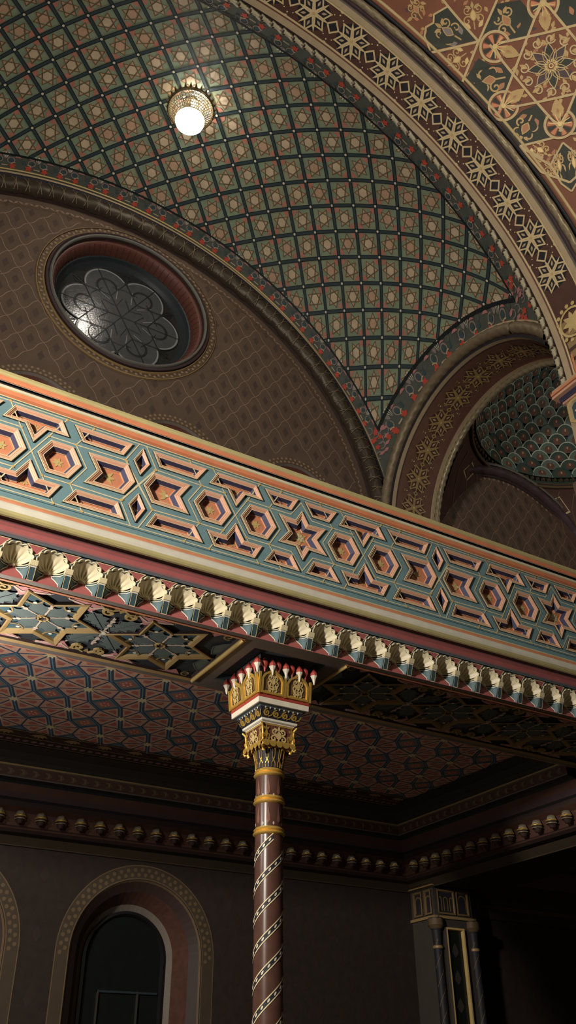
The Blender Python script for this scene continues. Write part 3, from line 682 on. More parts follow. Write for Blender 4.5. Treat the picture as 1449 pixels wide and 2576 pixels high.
# quiet brocade on the lower wall
for i in range(-10, 36):
    for j in range(0, 12):
        x, z = -2.8+.3*i+(.15 if j % 2 else 0), -1.2+.28*j
        if z < 2.1 and all(not (abs(x-cx) < r+.26 and z < zc+.1) and math.hypot(x-cx, z-zc) > r+.3 for cx, zc, r in LOW) and not 7.3 < x < 8.2:
            wb.poly(W_, rot(leafp(.15, .05), 0, x, z), 'brocade', .002)
for cx, zc, r in LOW:                                # painted borders round the arched openings
    wb.stroke(W_, archp(cx, zc, r+.075, -.5, 40), .13, 'bark_trim', .004, True); wb.stroke(W_, archp(cx, zc, r+.145, -.55, 40), .012, 'brown_trim', .006, True); wb.stroke(W_, archp(cx, zc, r+.012, -.42, 40), .012, 'brown_trim', .006, True)
    for k in range(33):
        a_ = pi*k/32
        for q in (-.025, .025): wb.disc(W_, cx+(r+.075+q)*cos(a_+q), zc+(r+.075+q)*sin(a_+q), .022, 'brown_trim', .006, 6)
for cx, zc, r in UPB:
    wb.stroke(W_, archp(cx, zc, r+.06, 5.4, 40), .11, 'brown_trim', .004, True)
    for k in range(61):
        a_ = pi*k/60; q = .03*(1 if k % 2 else -1)
        wb.disc(W_, cx+(r+.06+q)*cos(a_), zc+(r+.06+q)*sin(a_), .022, 'diaper', .007, 6)
for q, m in ((4.60, 'diaper'), (4.55, 'brown_trim')):  # guilloche beside the roll moulding
    for k in range(180):
        a_ = radians(-2+184*k/179+(.5 if m == 'diaper' else 0)); x, z = 2.6+q*cos(a_), 7.3+q*sin(a_)
        wb.poly(W_, rot([(0, .05), (.02, 0), (0, -.05), (-.02, 0)], a_+(.6 if k % 2 else -.6), x, z), m, .004)
tag(wb.build('wall_back', None, (3, YW, 0)), 'dark brown back wall with a painted ogee diaper, behind and above the gallery', 'wall', kind='structure')

def reveal(mb, P, Q, mats, steps):                   # splayed reveal between loop P at depth d0 and ...
    pass
def arched_window(i, cx, zc, r, zb, label, pane='night'):
    w = thing('window_%d' % i, (cx, YW, zc), label, 'window', kind='structure')
    b = MB(); D = lambda u, v, h: V((u, YW-h, v))
    L = [(archp(cx, zc, r, zb), 0), (archp(cx, zc, r-.015, zb), -.02), (archp(cx, zc, r-.10, zb), -.10), (archp(cx, zc, r-.20, zb), -.30), (archp(cx, zc, r-.26, zb), -.36)]
    b.rings(D, L, ['brown_trim', 'umber', 'marble', 'grey_stone'])
    b.build('reveal', w, (cx, YW+.2, zc))
    g = MB(); g.poly(D, archp(cx, zc, r-.25, zb), pane, -.38); g.build('pane', w, (cx, YW+.38, zc))
    f = MB(); q = archp(cx, zc, r-.26, zb); f.rings(D, [(q, -.34), (inset(q, .03), -.33), (inset(q, .05), -.37)], ['lead', 'lead'])
    f.box((cx-.27, YW+.34, zc-.62), (cx-.255, YW+.37, zc-.3), 'dark_cove'); f.box((cx+.17, YW+.34, zc-.62), (cx+.185, YW+.37, zc-.3), 'dark_cove'); f.box((cx-.27, YW+.35, zc-.32), (cx+.4, YW+.37, zc-.3), 'dark_teal')
    f.build('window_frame', w, (cx, YW+.36, zc))
    return w
for i, ((x, z, r), where) in enumerate(zip(LOW, ('dark round-arched window under the gallery, just left of the column', 'dark round-arched window under the gallery, cut by the left edge of the photo', 'dark round-arched window under the gallery, left beyond the photo'))):
    if i < 2: arched_window(2+i, x, z, r, -.4, where)
for i, ((x, z, r), where) in enumerate(zip(UPB, ('arched window head above the coping, left below the round window', 'arched window head above the coping, right below the round window', 'arched window head above the coping, nearest the side arch'))):
    w = thing('window_%d' % (4+i), (x, YW, z), where, 'window', kind='structure')
    b = MB(); b.rings(W_, [(archp(x, z, r, 5.4), 0), (archp(x, z, r-.03, 5.4), -.03), (archp(x, z, r-.14, 5.4), -.12)], ['grey_stone', 'oxblood']); b.build('reveal', w, (x, YW+.05, z))
    b = MB(); b.poly(W_, archp(x, z, r-.13, 5.4), 'oxblood', -.125); b.build('pane', w, (x, YW+.12, z))
# third lower opening stays a blind niche so that the wall is closed there too
b = MB(); x, z, r = LOW[2]; b.rings(W_, [(archp(x, z, r, -.4), 0), (archp(x, z, r-.1, -.4), -.2)], ['oxblood', 'umber'])
tag(b.build('window_7', None, (x, YW, z)), 'blind round-arched niche under the gallery, beyond the left edge of the photo', 'window', kind='structure')

# round window
rw = thing('window_1', (RW[0], YW, RW[1]), 'large round window with a dark leaded six-petal rosette in the lunette', 'window', kind='structure')
def revolve(mb, prof, m=None, n=72):                # prof [(R, Y, mat)] about the Y axis through RW
    for q in range(len(prof)-1):
        a, b = prof[q], prof[q+1]
        mb.grid([[V((RW[0]+p[0]*cos(2*pi*j/n), p[1], RW[1]+p[0]*sin(2*pi*j/n))) for j in range(n)] for p in (a, b)], b[2], True, True)
b = MB()
revolve(b, [(1.50, YW, ''), (1.50, YW-.02, 'frame_gold'), (1.485, YW-.025, 'frame_gold'), (1.475, YW-.012, 'umber'), (1.40, YW-.012, 'brown_trim'), (1.39, YW-.03, 'frame_gold'), (1.375, YW-.03, 'frame_gold'), (1.365, YW-.01, 'umber'), (1.36, YW-.06, 'umber'), (1.33, YW-.075, 'plum'), (1.31, YW-.05, 'umber')])
for k in range(120):
    a_ = 2*pi*k/120; q = .014 if k % 2 else -.014
    b.disc(W_, RW[0]+(1.437+q)*cos(a_), RW[1]+(1.437+q)*sin(a_), .024, 'diaper', .018, 6)
b.build('outer_frame', rw, (RW[0], YW, RW[1]))
b = MB(); pr = [(1.31, YW-.05, '')]
for k in range(9): pr.append((1.285-.025*cos(pi*k/8)*-1, YW-.05-.04*sin(pi*k/8), 'grey_roll'))
pr += [(1.255, YW-.02, 'umber'), (1.25, YW+.02, 'umber')]
revolve(b, pr); b.build('roll_moulding', rw, (RW[0], YW, RW[1]))
b = MB(); pr = [(1.25, YW, '')]
for k in range(9): pr.append((1.25-.10*sin(pi/2*k/8), YW+.22*(1-cos(pi/2*k/8))+.02, 'oxblood'))
revolve(b, pr)
for k in range(72):
    a_ = 2*pi*k/72
    b.tube([V((RW[0]+(1.25-.10*sin(pi/2*q/4)-.002)*cos(a_), YW+.22*(1-cos(pi/2*q/4))+.02, RW[1]+(1.25-.10*sin(pi/2*q/4)-.004)*sin(a_))) for q in range(1, 5)], (.006), 'marble', 5)
b.build('red_cove', rw, (RW[0], YW, RW[1]))
b = MB(); revolve(b, [(1.15, YW+.24, ''), (1.13, YW+.25, 'dark_teal'), (1.10, YW+.31, 'dark_teal'), (1.08, YW+.33, 'ink'), (1.04, YW+.38, 'dark_teal')]); b.build('inner_frame', rw, (RW[0], YW+.3, RW[1]))
GY = YW+.38; GL = lambda u, v, h: V((RW[0]+u, GY-h, RW[1]+v))
b = MB(); b.disc(GL, 0, 0, 1.06, 'glass_night', 0, 64)
for k in range(6):
    a_ = pi/3*k
    pet = [(0, 0)]+rot(arc(.61, 0, .385, -1.45, 1.45, 30), a_)
    b.poly(GL, pet, 'glass_petal', .004)
    b.stroke(GL, rot(arc(.61, 0, .365, -1.35, 1.35, 30), a_), .028, 'glass_edge', .007)
    for s_ in (1, -1): b.stroke(GL, rot([(.36, s_*.06), (.60, s_*.20)], a_), .012, 'glass_edge', .007)
    b.stroke(GL, rot(arc(.61, 0, .16, -2.0, 2.0, 20), a_), .02, 'glass_night', .007)
b.build('pane', rw, (RW[0], GY, RW[1]))
b = MB()
nt_ = lambda r, d: [(r*cos(radians(d)), r*sin(radians(d)))]
for k in range(6):
    a_ = pi/3*k
    b.stroke(GL, rot(arc(.61, 0, .39, -1.45, 1.45, 30), a_), .016, 'lead', .014, rib=.01)
    b.stroke(GL, rot([(.44, 0), (1.0, 0)], a_), .012, 'lead', .013)
    b.stroke(GL, rot([(0, 0), (.44, 0)], a_), .013, 'lead', .013)
    for s_ in (1, -1):
        b.stroke(GL, rot(nt_(.44, 0)+nt_(.762, s_*30), a_), .014, 'lead', .014)
        b.stroke(GL, rot([(.22, 0), (.22+.33*cos(radians(30))*.5, s_*.33*.55)], a_), .010, 'lead', .013)
        b.stroke(GL, rot([(.60, s_*.09), (.30+.22, s_*.30)], a_), .010, 'lead', .013)
    b.stroke(GL, rot(arc(.61, 0, .18, -1.9, 1.9, 16), a_), .012, 'lead', .013)
    b.stroke(GL, rot(nt_(.762, 30)+nt_(1.0, 30), a_), .016, 'lead', .013); b.stroke(GL, rot(arc(*nt_(.9, 30)[0], .06, 0, 2*pi, 10), a_), .012, 'lead', .013)
b.build('leading', rw, (RW[0], GY, RW[1]))

# pier, side beam, hidden walls, floor
pi_ = MB(); PX, PYF = 7.41, 9.0
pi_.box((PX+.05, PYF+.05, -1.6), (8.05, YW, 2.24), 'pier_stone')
pier = thing('wall_pier', (7.75, 9.2, -Z0), 'dim stone pier with panelled top and slim corner colonettes at lower right', 'pier')
pi_.box((PX+.02, PYF+.02, 1.84), (8.08, YW, 1.87), 'frame_gold'); pi_.box((PX-.03, PYF-.03, 2.24), (8.13, YW, 2.30), 'brown_trim'); pi_.box((PX-.01, PYF-.01, 2.2), (8.11, YW, 2.215), 'frame_gold')
pi_.build('pier_body', pier, (7.75, 9.2, -Z0))
pp = MB(); mpf = lambda u, v, h: V((u, PYF+.05-h, v)); mpl = lambda u, v, h: V((PX+.05-h, u, v))
for mp, cells in ((mpf, [(7.5, 7.78, 3), (7.8, 8.0, 1)]), (mpl, [(9.08, 9.22, 1), (9.26, 9.44, 1)])):
    for u0, u1, n in cells:
        q = [(u0, 1.89), (u1, 1.89), (u1, 2.17), (u0, 2.17)]
        pp.rings(mp, [(q, .02), (inset(q, .018), .024), (inset(q, .026), .003)], ['pier_gold', 'pier_gold', 'ink'])
        for k in range(n):
            a_ = u0+(u1-u0)*(k+.5)/n; w = (u1-u0)/n*.3
            pp.stroke(mp, [(a_-w, 1.93), (a_-w, 2.06)]+arc(a_, 2.06, w, pi, 0, 8)+[(a_+w, 1.93)], .014, 'pier_gold', .006)
pp.build('panelled_frieze', pier, (7.75, 9.05, 2.0))
cl2 = []
for x, y in ((PX+.06, PYF+.06), (8.04, PYF+.06)):
    c_ = MB()
    c_.lathe([(.05, -1.6), (.05, 1.45), (.055, 1.5), (.05, 1.54), (.06, 1.7), (.085, 1.78), (.09, 1.84)], (x, y), 'ink', 16)
    cm = lambda u, v, h, x=x, y=y: V((x+(.05+h)*cos(u), y+(.05+h)*sin(u), v))
    for k in range(9): c_.stroke(cm, [(3.2+q*.35, .1+.2*k+q*.035) for q in range(8)], .016, 'brown_trim', .003)
    for k in range(8): c_.stroke(cm, [(k*pi/4, 1.56), (k*pi/4, 1.66)], .014, 'frame_gold', .004)
    c_.lathe([(.05, 1.5), (.062, 1.51), (.062, 1.53), (.05, 1.54)], (x, y), 'frame_gold', 16); c_.lathe([(.07, 1.72), (.1, 1.76), (.095, 1.83)], (x, y), 'brown_trim', 8)
    cl2.append(c_.build('colonette', pier, (x, y, -Z0)))
pd = MB(); q = [(7.575, -1.2), (7.86, -1.2), (7.86, 1.74), (7.575, 1.74)]
pd.rings(mpf, [(q, .0), (q, .05), (inset(q, .02), .05), (inset(q, .024), .004)], ['pier_stone', 'gold_paint', 'gold_paint', 'night'])
for k in range(9): pd.poly(mpf, rot(leafp(.16, .05), 0, 7.717, -.9+.29*k), 'dark_cove', .008)
pd.build('recessed_panel', pier, (7.717, 9.05, .3))
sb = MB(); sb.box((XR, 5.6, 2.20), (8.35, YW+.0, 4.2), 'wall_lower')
tag(sb.build('side_beam', None, (7.9, 7.5, 2.2)), 'dark beam spanning from the wall pier towards the viewer at right', 'beam', kind='structure')
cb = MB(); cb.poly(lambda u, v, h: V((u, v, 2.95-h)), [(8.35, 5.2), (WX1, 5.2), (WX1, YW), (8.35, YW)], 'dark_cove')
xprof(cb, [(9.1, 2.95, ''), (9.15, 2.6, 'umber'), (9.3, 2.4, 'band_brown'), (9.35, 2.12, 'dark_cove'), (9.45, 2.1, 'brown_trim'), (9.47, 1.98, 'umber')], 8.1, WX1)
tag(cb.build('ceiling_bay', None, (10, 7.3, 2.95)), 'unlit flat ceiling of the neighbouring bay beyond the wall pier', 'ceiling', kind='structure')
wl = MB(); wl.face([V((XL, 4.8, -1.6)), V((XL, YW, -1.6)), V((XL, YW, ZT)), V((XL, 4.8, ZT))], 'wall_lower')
tag(wl.build('wall_left', None, (XL, 7, 0)), 'dark end wall of the gallery bay, beyond the left edge of the photo', 'wall', kind='structure')
wr = MB(); wr.face([V((WX1, 4.4, -1.6)), V((WX1, YW, -1.6)), V((WX1, YW, ZT)), V((WX1, 4.4, ZT))], 'wall_brown')
tag(wr.build('wall_right', None, (WX1, 7, 0)), 'far end wall of the neighbouring bay, beyond the right edge of the photo', 'wall', kind='structure')
fl = MB(); fl.face([V((-9, -9, -1.6)), V((14, -9, -1.6)), V((14, 10, -1.6)), V((-9, 10, -1.6))], 'floor_tile')
tag(fl.build('floor', None, (0, 0, -1.6)), 'dark tiled floor below the picture', 'floor', kind='structure')
gf = MB(); gf.box((PX0, 5.17, 3.22), (7.4, YW-.01, 3.3), 'grey_stone')
tag(gf.build('floor_gallery', None, (3, 7, 3.25)), 'gallery floor hidden behind the parapet', 'floor', kind='structure')

# ------------------------------------------------------------------ sail vault with painted lattice
VC = V((2.6, 7.47, 7.5)); VR = 5.33; FX, BX, YFv, YBv = -4.87, 4.87, -2.0, 1.98     # extents from the centre
LX0, LX1, LY0, LY1 = -4.67, 4.67, -1.66, 1.68
def vp(dx, dy, h=0.):
    r = VR-h; q = VR*VR-dx*dx-dy*dy
    return VC+V((dx, dy, sqrt(max(q, 1e-4))))*(r/VR)
def clip(poly, x0, x1, y0, y1):
    for ax, lim, sg in ((0, x0, 1), (0, x1, -1), (1, y0, 1), (1, y1, -1)):
        out = []
        for i in range(len(poly)):
            a, b = poly[i-1], poly[i]; fa_, fb = sg*(a[ax]-lim), sg*(b[ax]-lim)
            if (fa_ >= 0) != (fb >= 0):
                t = fa_/(fa_-fb); out.append((a[0]+(b[0]-a[0])*t, a[1]+(b[1]-a[1])*t))
            if fb >= 0: out.append(b)
        poly = out
        if not poly: return []
    return poly
E1, E2, E0 = (2.8995, -2.9503), (-3.24, -3.0765), (42.828, -.463)
def plan(i, j):
    a_ = E0[0]+E1[0]*i+E2[0]*j; b_ = E0[1]+E1[1]*i+E2[1]*j
    return (VR*sin(radians(max(-89, min(89, a_)))), VR*sin(radians(b_)), abs(a_) < 75)
vt = MB()
NX, NY = 120, 44
vt.grid([[vp(FX+(BX-FX)*(.5-.5*cos(pi*i/NX)), YFv+(YBv-YFv)*j/NY) for j in range(NY+1)] for i in range(NX+1)], 'border_green', True)
def vpoly(pts, m, h, sub=None):
    if sub: pts = subdiv(pts, sub)
    q = [plan(*p) for p in pts]
    if not any(p[2] for p in q): return
    q = clip([(p[0], p[1]) for p in q], LX0, LX1, LY0, LY1)
    if len(q) > 2:
        h += JIT.random()*.0007; vt.face([vp(x, y, h) for x, y in q], m)
def vstroke(pts, w, m, h, closed=False):
    n = len(pts)
    for k in range(n if closed else n-1):
        a, b = V(pts[k]), V(pts[(k+1) % n]); d = (b-a).normalized(); nn = V((-d.y, d.x))*w/2; d = d*w*.4
        vpoly([tuple(a-d+nn), tuple(b+d+nn), tuple(b+d-nn), tuple(a-d-nn)], m, h)
rnd = random.Random(5)
for i in range(-36, 14):
    for j in range(-14, 36):
        cc = plan(i+.5, j+.5)
        if not cc[2] or abs(cc[0]) > 5.2 or not (-2.4 < cc[1] < 2.4): continue
        x0, y0 = i, j
        g_ = rnd.choice(['vault_green', 'vault_green', 'vault_green2'])
        for qx in range(3):
            for qy in range(3): vpoly([(x0+qx/3, y0+qy/3), (x0+(qx+1)/3, y0+qy/3), (x0+(qx+1)/3, y0+(qy+1)/3), (x0+qx/3, y0+(qy+1)/3)], g_, .002)
        for dx in (0, 1):
            for dy in (0, 1):
                if (i+dx+j+dy) % 2 == 0:
                    sx, sy = (1 if dx == 0 else -1), (1 if dy == 0 else -1); bx, by = x0+dx, y0+dy
                    vpoly([(bx+sx*.09, by+sy*.09), (bx+sx*.33, by+sy*.09), (bx+sx*.25, by+sy*.25), (bx+sx*.09, by+sy*.33)], 'coral', .007)
        a0 = rnd.choice([0, .26, .52, .79, 1.05, .1])+.785; cx, cy = i+.5, j+.5
        vpoly(ngon(6, .185, a0+pi/6, cx, cy), rnd.choice(['star_beige', 'star_beige', 'star_tip']), .009)
        for k in range(6):
            a_ = a0+pi/3*k
            vpoly([(cx+.34*cos(a_), cy+.34*sin(a_)), (cx+.235*cos(a_+.3), cy+.235*sin(a_+.3)), (cx+.235*cos(a_-.3), cy+.235*sin(a_-.3))], 'star_tip', .009)
        for k in range(2): vstroke(ngon(3, .385, a0+pi/3*k, cx, cy), .024, 'star_line', .011, True)
        for (a, b) in (((x0, y0), (x0+1, y0)), ((x0, y0), (x0, y0+1))):
            hor = a[1] == b[1]
            for w, m, h in ((.15, 'vault_strap', .012), (.024, 'vault_line', .014)):
                for o_ in ((0,) if w > .1 else (-.062, .062)):
                    for q in range(3):
                        t0, t1 = q/3, (q+1)/3
                        if hor: P = [(x0+t0, y0-w/2+o_), (x0+t1, y0-w/2+o_), (x0+t1, y0+w/2+o_), (x0+t0, y0+w/2+o_)]
                        else: P = [(x0-w/2+o_, y0+t0), (x0-w/2+o_, y0+t1), (x0+w/2+o_, y0+t1), (x0+w/2+o_, y0+t0)]
                        vpoly(P, m, h)
        vpoly(ngon(8, .052, 0, x0, y0), 'dot_white', .018)
# dark line framing the lattice, floral border outside it
vm = lambda u, v, h: vp(u, v, h)
def frame_line(pts, w, m, h): vt.stroke(vm, pts, w, m, h)
edge = lambda x, y0, y1, n: [(x, y0+(y1-y0)*k/n) for k in range(n+1)]
def xs_even(y, x0, x1, d):                           # even arc steps along a section of constant y
    r = sqrt(VR*VR-y*y); a0, a1 = math.asin(max(-1, x0/r)), math.asin(min(1, x1/r)); n = max(1, int(r*(a1-a0)/d)); return [(r*sin(a0+(a1-a0)*k/n), y) for k in range(n+1)]
def ys_even(x, y0, y1, d):
    r = sqrt(VR*VR-x*x); a0, a1 = math.asin(max(-1, y0/r)), math.asin(min(1, y1/r)); n = max(1, int(r*(a1-a0)/d)); return [(x, r*sin(a0+(a1-a0)*k/n)) for k in range(n+1)]
for L in (xs_even(LY0, LX0, LX1, .12), xs_even(LY1, LX0, LX1, .12), ys_even(LX0, LY0, LY1, .06), ys_even(LX1, LY0, LY1, .06)): frame_line(L, .03, 'vault_line', .016)
def border(L, inward, wd, S=1.):
    """flowers along a border line; inward = plan direction from the outer edge to the lattice"""
    for k in range(1, len(L)-1):
        p = V(L[k]); t3 = (vp(*L[k+1])-vp(*L[k-1])).normalized(); c3 = vp(*L[k]); n3 = (VC-c3).normalized(); s3 = n3.cross(t3); 
        if s3.dot(vp(p.x+inward[0]*.02, p.y+inward[1]*.02)-c3) < 0: s3 = -s3
        mp = lambda u, v, h: VC+(c3+t3*(u*min(1, S*1.25))+s3*(v*S)-VC).normalized()*(VR-h)
        sg = 1 if k % 2 else -1
        vt.poly(mp, [(x*.075, .03+y*.075) for x, y in starp(5, 1, .55, .3+k)], 'flower_red', .012)
        vt.stroke(mp, arc(-.02*sg, .05, .06, .3 if sg > 0 else 1.2, 1.9 if sg > 0 else 2.8, 8), .018, 'tan', .014)
        vt.stroke(mp, arc(.04*sg, .15, .062, 0, 2*pi, 14), .02, 'lilac', .010)
        vt.disc(mp, .04*sg, .15, .035, 'teal_dark', .010, 8)
        vt.poly(mp, rot(leafp(.1, .04), 2.2*sg, .0, -.03), 'border_green', .011)
        if sg > 0:
            vt.stroke(mp, [(.09, .03), (.2, .03)], .022, 'tan', .013)
            for q in (-.35, 0, .35): vt.poly(mp, [(.14+.16*sin(q)-.012, .16+.16*cos(q)-.0), (.14+.16*sin(q)+.012, .16+.16*cos(q)), (.14+.03*sin(q), .16)], 'dot_white', .012)
            vt.poly(mp, [(.03, .27), (.09, .23), (-.03, .23)], 'pink', .012)
        else:
            for q in (-.35, 0, .35): vt.poly(mp, rot(leafp(.11, .016), q, -.13, .17), 'lilac', .012)
            vt.poly(mp, [(.06, .28), (.14, .22), (0, .22)], 'pink', .012)
        vt.disc(mp, -.1, .22, .05, 'border_green', .010, 8); vt.poly(mp, rot(leafp(.09, .03), .8*sg, -.06, .1), 'teal_dark', .011)
border(xs_even(LY1+.185, -4.5, 4.62, .255), (0, -1), .3, .72)
vt.tube([vp(x_, 1.90, .012) for x_, _ in xs_even(1.90, -4.83, 4.85, .1)], .014, 'gilt', 6)
border(xs_even(LY0-.165, -4.5, 4.62, .27), (0, 1), .2, .72)
border(ys_even(BX-.025, -1.5, 1.6, .3), (-1, 0), .25, 1.4)
border(ys_even(FX+.10, -1.35, 1.6, .255), (1, 0), .25)
for cx_, cy_ in ((4.72, -1.70), (4.76, 1.76), (4.6, -1.74), (4.68, 1.80), (4.78, -1.55), (4.79, 1.6)):
    c3 = vp(cx_, cy_); n3 = (VC-c3).normalized(); t3 = n3.cross(V((0, 0, 1))).normalized(); s3 = n3.cross(t3)
    for k in range(9):
        ou, ov = rnd.uniform(-.18, .18), rnd.uniform(-.2, .2)
        mp = lambda u, v, h: VC+(c3+t3*(u+ou)+s3*(v+ov)-VC).normalized()*(VR-h)
        if k % 3 == 0: vt.poly(mp, [(x*.06, y*.06) for x, y in starp(5, 1, .55, k)], 'flower_red', .011)
        elif k % 3 == 1: vt.stroke(mp, arc(0, 0, .06, k, k+4, 8), .018, 'lilac', .010)
        else: vt.poly(mp, rot(leafp(.13, .03), k), 'pink', .0105)
tag(vt.build('ceiling', None, tuple(VC+V((0, 0, VR)))), 'green sail vault painted with a lattice of six-pointed stars and a red flower border', 'vault', kind='structure')

# ------------------------------------------------------------------ lamp at the crown of the vault
LX, LY = 2.74, 7.40; ZV = vp(LX-VC.x, LY-VC.y).z
lamp = thing('ceiling_lamp', (LX, LY, ZV), 'glowing basket lamp with a spiked gilt crown hanging at the top of the vault', 'lamp')
b = MB(); b.lathe([(.02, ZV), (.12, ZV-.01), (.12, ZV-.03), (.03, ZV-.05), (.03, ZV-.14)], (LX, LY), 'wire', 24); b.build('canopy', lamp, (LX, LY, ZV))
b = MB(); zk = ZV-.16
b.lathe([(.335, zk+.03), (.36, zk+.02), (.365, zk-.03), (.345, zk-.05), (.325, zk-.03), (.335, zk+.03)], (LX, LY), 'wire', 48)
for k in range(28):
    a_ = 2*pi*k/28; c_, s_ = cos(a_), sin(a_); P = lambda r, z, d=0: V((LX+r*c_-d*s_, LY+r*s_+d*c_, z))
    b.face([P(.35, zk+.01, -.025), P(.35, zk+.01, .025), P(.385, zk+.10, .004), P(.385, zk+.10, -.004)], 'basket'); b.face([P(.36, zk, -.02), P(.36, zk, .02), P(.40, zk+.06, 0)], 'wire')
for k in range(3): b.tube([V((LX+.02*cos(k*2.1), LY+.02*sin(k*2.1), ZV-.12)), V((LX+.34*cos(k*2.1), LY+.34*sin(k*2.1), zk))], .008, 'wire', 6)
b.build('crown_ring', lamp, (LX, LY, zk))
b = MB(); rz = lambda t: (.335-.125*t**1.1, zk-.03-.30*t)
for k in range(48):
    for sg in (1, -1):
        b.tube([V((LX+rz(t)[0]*cos(2*pi*k/48+sg*t*.5), LY+rz(t)[0]*sin(2*pi*k/48+sg*t*.5), rz(t)[1])) for t in (0, .25, .5, .75, 1)], .0045, 'basket', 4)
for t in (.15, .3, .45, .6, .75, .9): b.tube([V((LX+rz(t)[0]*cos(a_), LY+rz(t)[0]*sin(a_), rz(t)[1])) for a_ in [2*pi*k/40 for k in range(40)]], .006, 'basket', 5, True)
b.build('basket', lamp, (LX, LY, zk-.1))
b = MB(); zb_ = zk-.33; pr = [(.212, zb_+.05), (.214, zb_)]
for k in range(1, 9): pr.append((.214*cos(pi/2*k/8)+.001, zb_-.09*sin(pi/2*k/8)))
b.lathe([(.01, zb_+.05), (.212, zb_+.05)]+pr[1:], (LX, LY), 'lamp_glass', 40); b.lathe([(.005, zb_+.056), (.222, zb_+.056), (.222, zb_+.03)], (LX, LY), 'wire', 40)
b.build('diffuser', lamp, (LX, LY, zb_))

# ------------------------------------------------------------------ roll mouldings of the wall arches
def arc_tube(name, label, cat, f, a0, a1, n, r, m, parent=None, twist=9, extra=None):
    pts = [f(a0+(a1-a0)*k/n) for k in range(n+1)]; b = MB()
    b.tube(pts, lambda i, ph: r*(1+.10*(sin(twist*ph/3+i*1.05) > .2)+.05*sin(i*.7)), m, 14)
    if extra: extra(b)
    o = b.build(name, parent, tuple(pts[n//2]))
    return tag(o, label, cat, kind='structure') if label else o
def lun(R, dy=0.): return lambda a_: V((2.6+R*cos(a_), YW-.10-dy, 7.3+R*sin(a_)))
def lun_extra(b):
    N = 120
    F = lambda R, y: [V((2.6+R*cos(-.45+(pi+.9)*k/N), y, 7.3+R*sin(-.45+(pi+.9)*k/N))) for k in range(N+1)]
    b.grid([F(4.94, YW-.12), F(5.04, YW-.16)], 'ink', True); b.grid([F(5.03, YW-.17), F(5.07, YW-.17)], 'tan', True); b.grid([F(5.07, YW-.17), F(5.12, YW-.10)], 'umber', True); b.grid([F(5.12, YW-.10), F(5.6, YW-.06)], 'border_green', True)
    b.grid([F(4.72, YW-.01), F(4.735, YW-.06)], 'umber', True)
    for k in range(300):                             # crossed ribbon leaf wrap
        a_ = -.42+(pi+.84)*k/300
        c_, s_ = cos(a_), sin(a_)
        for sg in (1, -1):
            q = []
            for ph in (-.9, -.3, .3, .9):
                al = a_+sg*ph*.008; rr = .137
                q.append(V((2.6+(4.85-rr*sin(ph+.35))*cos(al), YW-.10-rr*cos(ph+.35), 7.3+(4.85-rr*sin(ph+.35))*sin(al))))
            if k % 3 == 0: b.tube(q, .008, 'bronze_mid', 4)
arc_tube('arch_moulding', 'heavy bronze roll moulding arching over the round-window lunette', 'moulding', lun(4.85), -.42, pi+.42, 360, .122, 'bronze', extra=lun_extra)
def lun2_extra(b):
    N = 60; F = lambda R, y: [V((10.5+R*cos(-.3+(pi+.6)*k/N), y, 7.8+R*sin(-.3+(pi+.6)*k/N))) for k in range(N+1)]
    b.grid([F(1.93, YW-.01), F(1.95, YW-.05), F(2.0, YW-.02)], 'umber', True); b.grid([F(2.13, YW-.14), F(2.16, YW-.16), F(2.19, YW-.14), F(2.2, YW-.08)], 'grey_roll', True)
    for k in range(50):
        a_ = pi*k/49; b.disc(lambda u, v, h: V((10.5+u, YW-h, 7.8+v)), 1.9*cos(a_), 1.9*sin(a_), .03, 'diaper', .006, 6)
arc_tube('arch_moulding', 'dark roll moulding arching over the small lunette inside the side arch', 'moulding', lambda a_: V((10.5+2.06*cos(a_), YW-.06, 7.8+2.06*sin(a_))), -.3, pi+.3, 160, .09, 'plum', extra=lun2_extra)

# ------------------------------------------------------------------ side arch (plane x = XR, opening to the neighbouring bay)
sa = thing('side_arch', (7.9, 7.3, 7.6), 'brown star-painted arch at right opening from the vault into the neighbouring bay', 'arch', kind='structure')
AY, AZ = 7.30, 7.55; A0, A1 = radians(-42), radians(150)
def sap(R, x, n=90): return [V((x, AY+R*cos(A0+(A1-A0)*k/n), AZ+R*sin(A0+(A1-A0)*k/n))) for k in range(n+1)]
b = MB(); X2 = 8.34; RI = 1.92
for (ra, xa), (rb, xb), m in (((1.97, 7.44), (1.93, 7.45), 'ink'), ((1.93, 7.45), (1.93, 7.52), 'tan'), ((1.93, 7.52), (RI, 7.54), 'umber'), ((RI, 7.54), (RI, 8.2), 'arch_brown'), ((RI, 8.2), (1.91, 8.22), 'oxblood'), ((1.91, 8.22), (1.91, 8.30), 'tan'), ((1.91, 8.30), (1.95, 8.34), 'ink'), ((1.95, 8.34), (2.6, 8.36), 'wall_brown'), ((1.97, 7.44), (2.2, 7.46), 'umber'), ((2.2, 7.46), (2.7, 7.5), 'border_green')):
    b.grid([sap(ra, xa), sap(rb, xb)], m, True)
IM = lambda u, v, h: V((v, AY+(RI-h)*cos(u/RI), AZ+(RI-h)*sin(u/RI)))
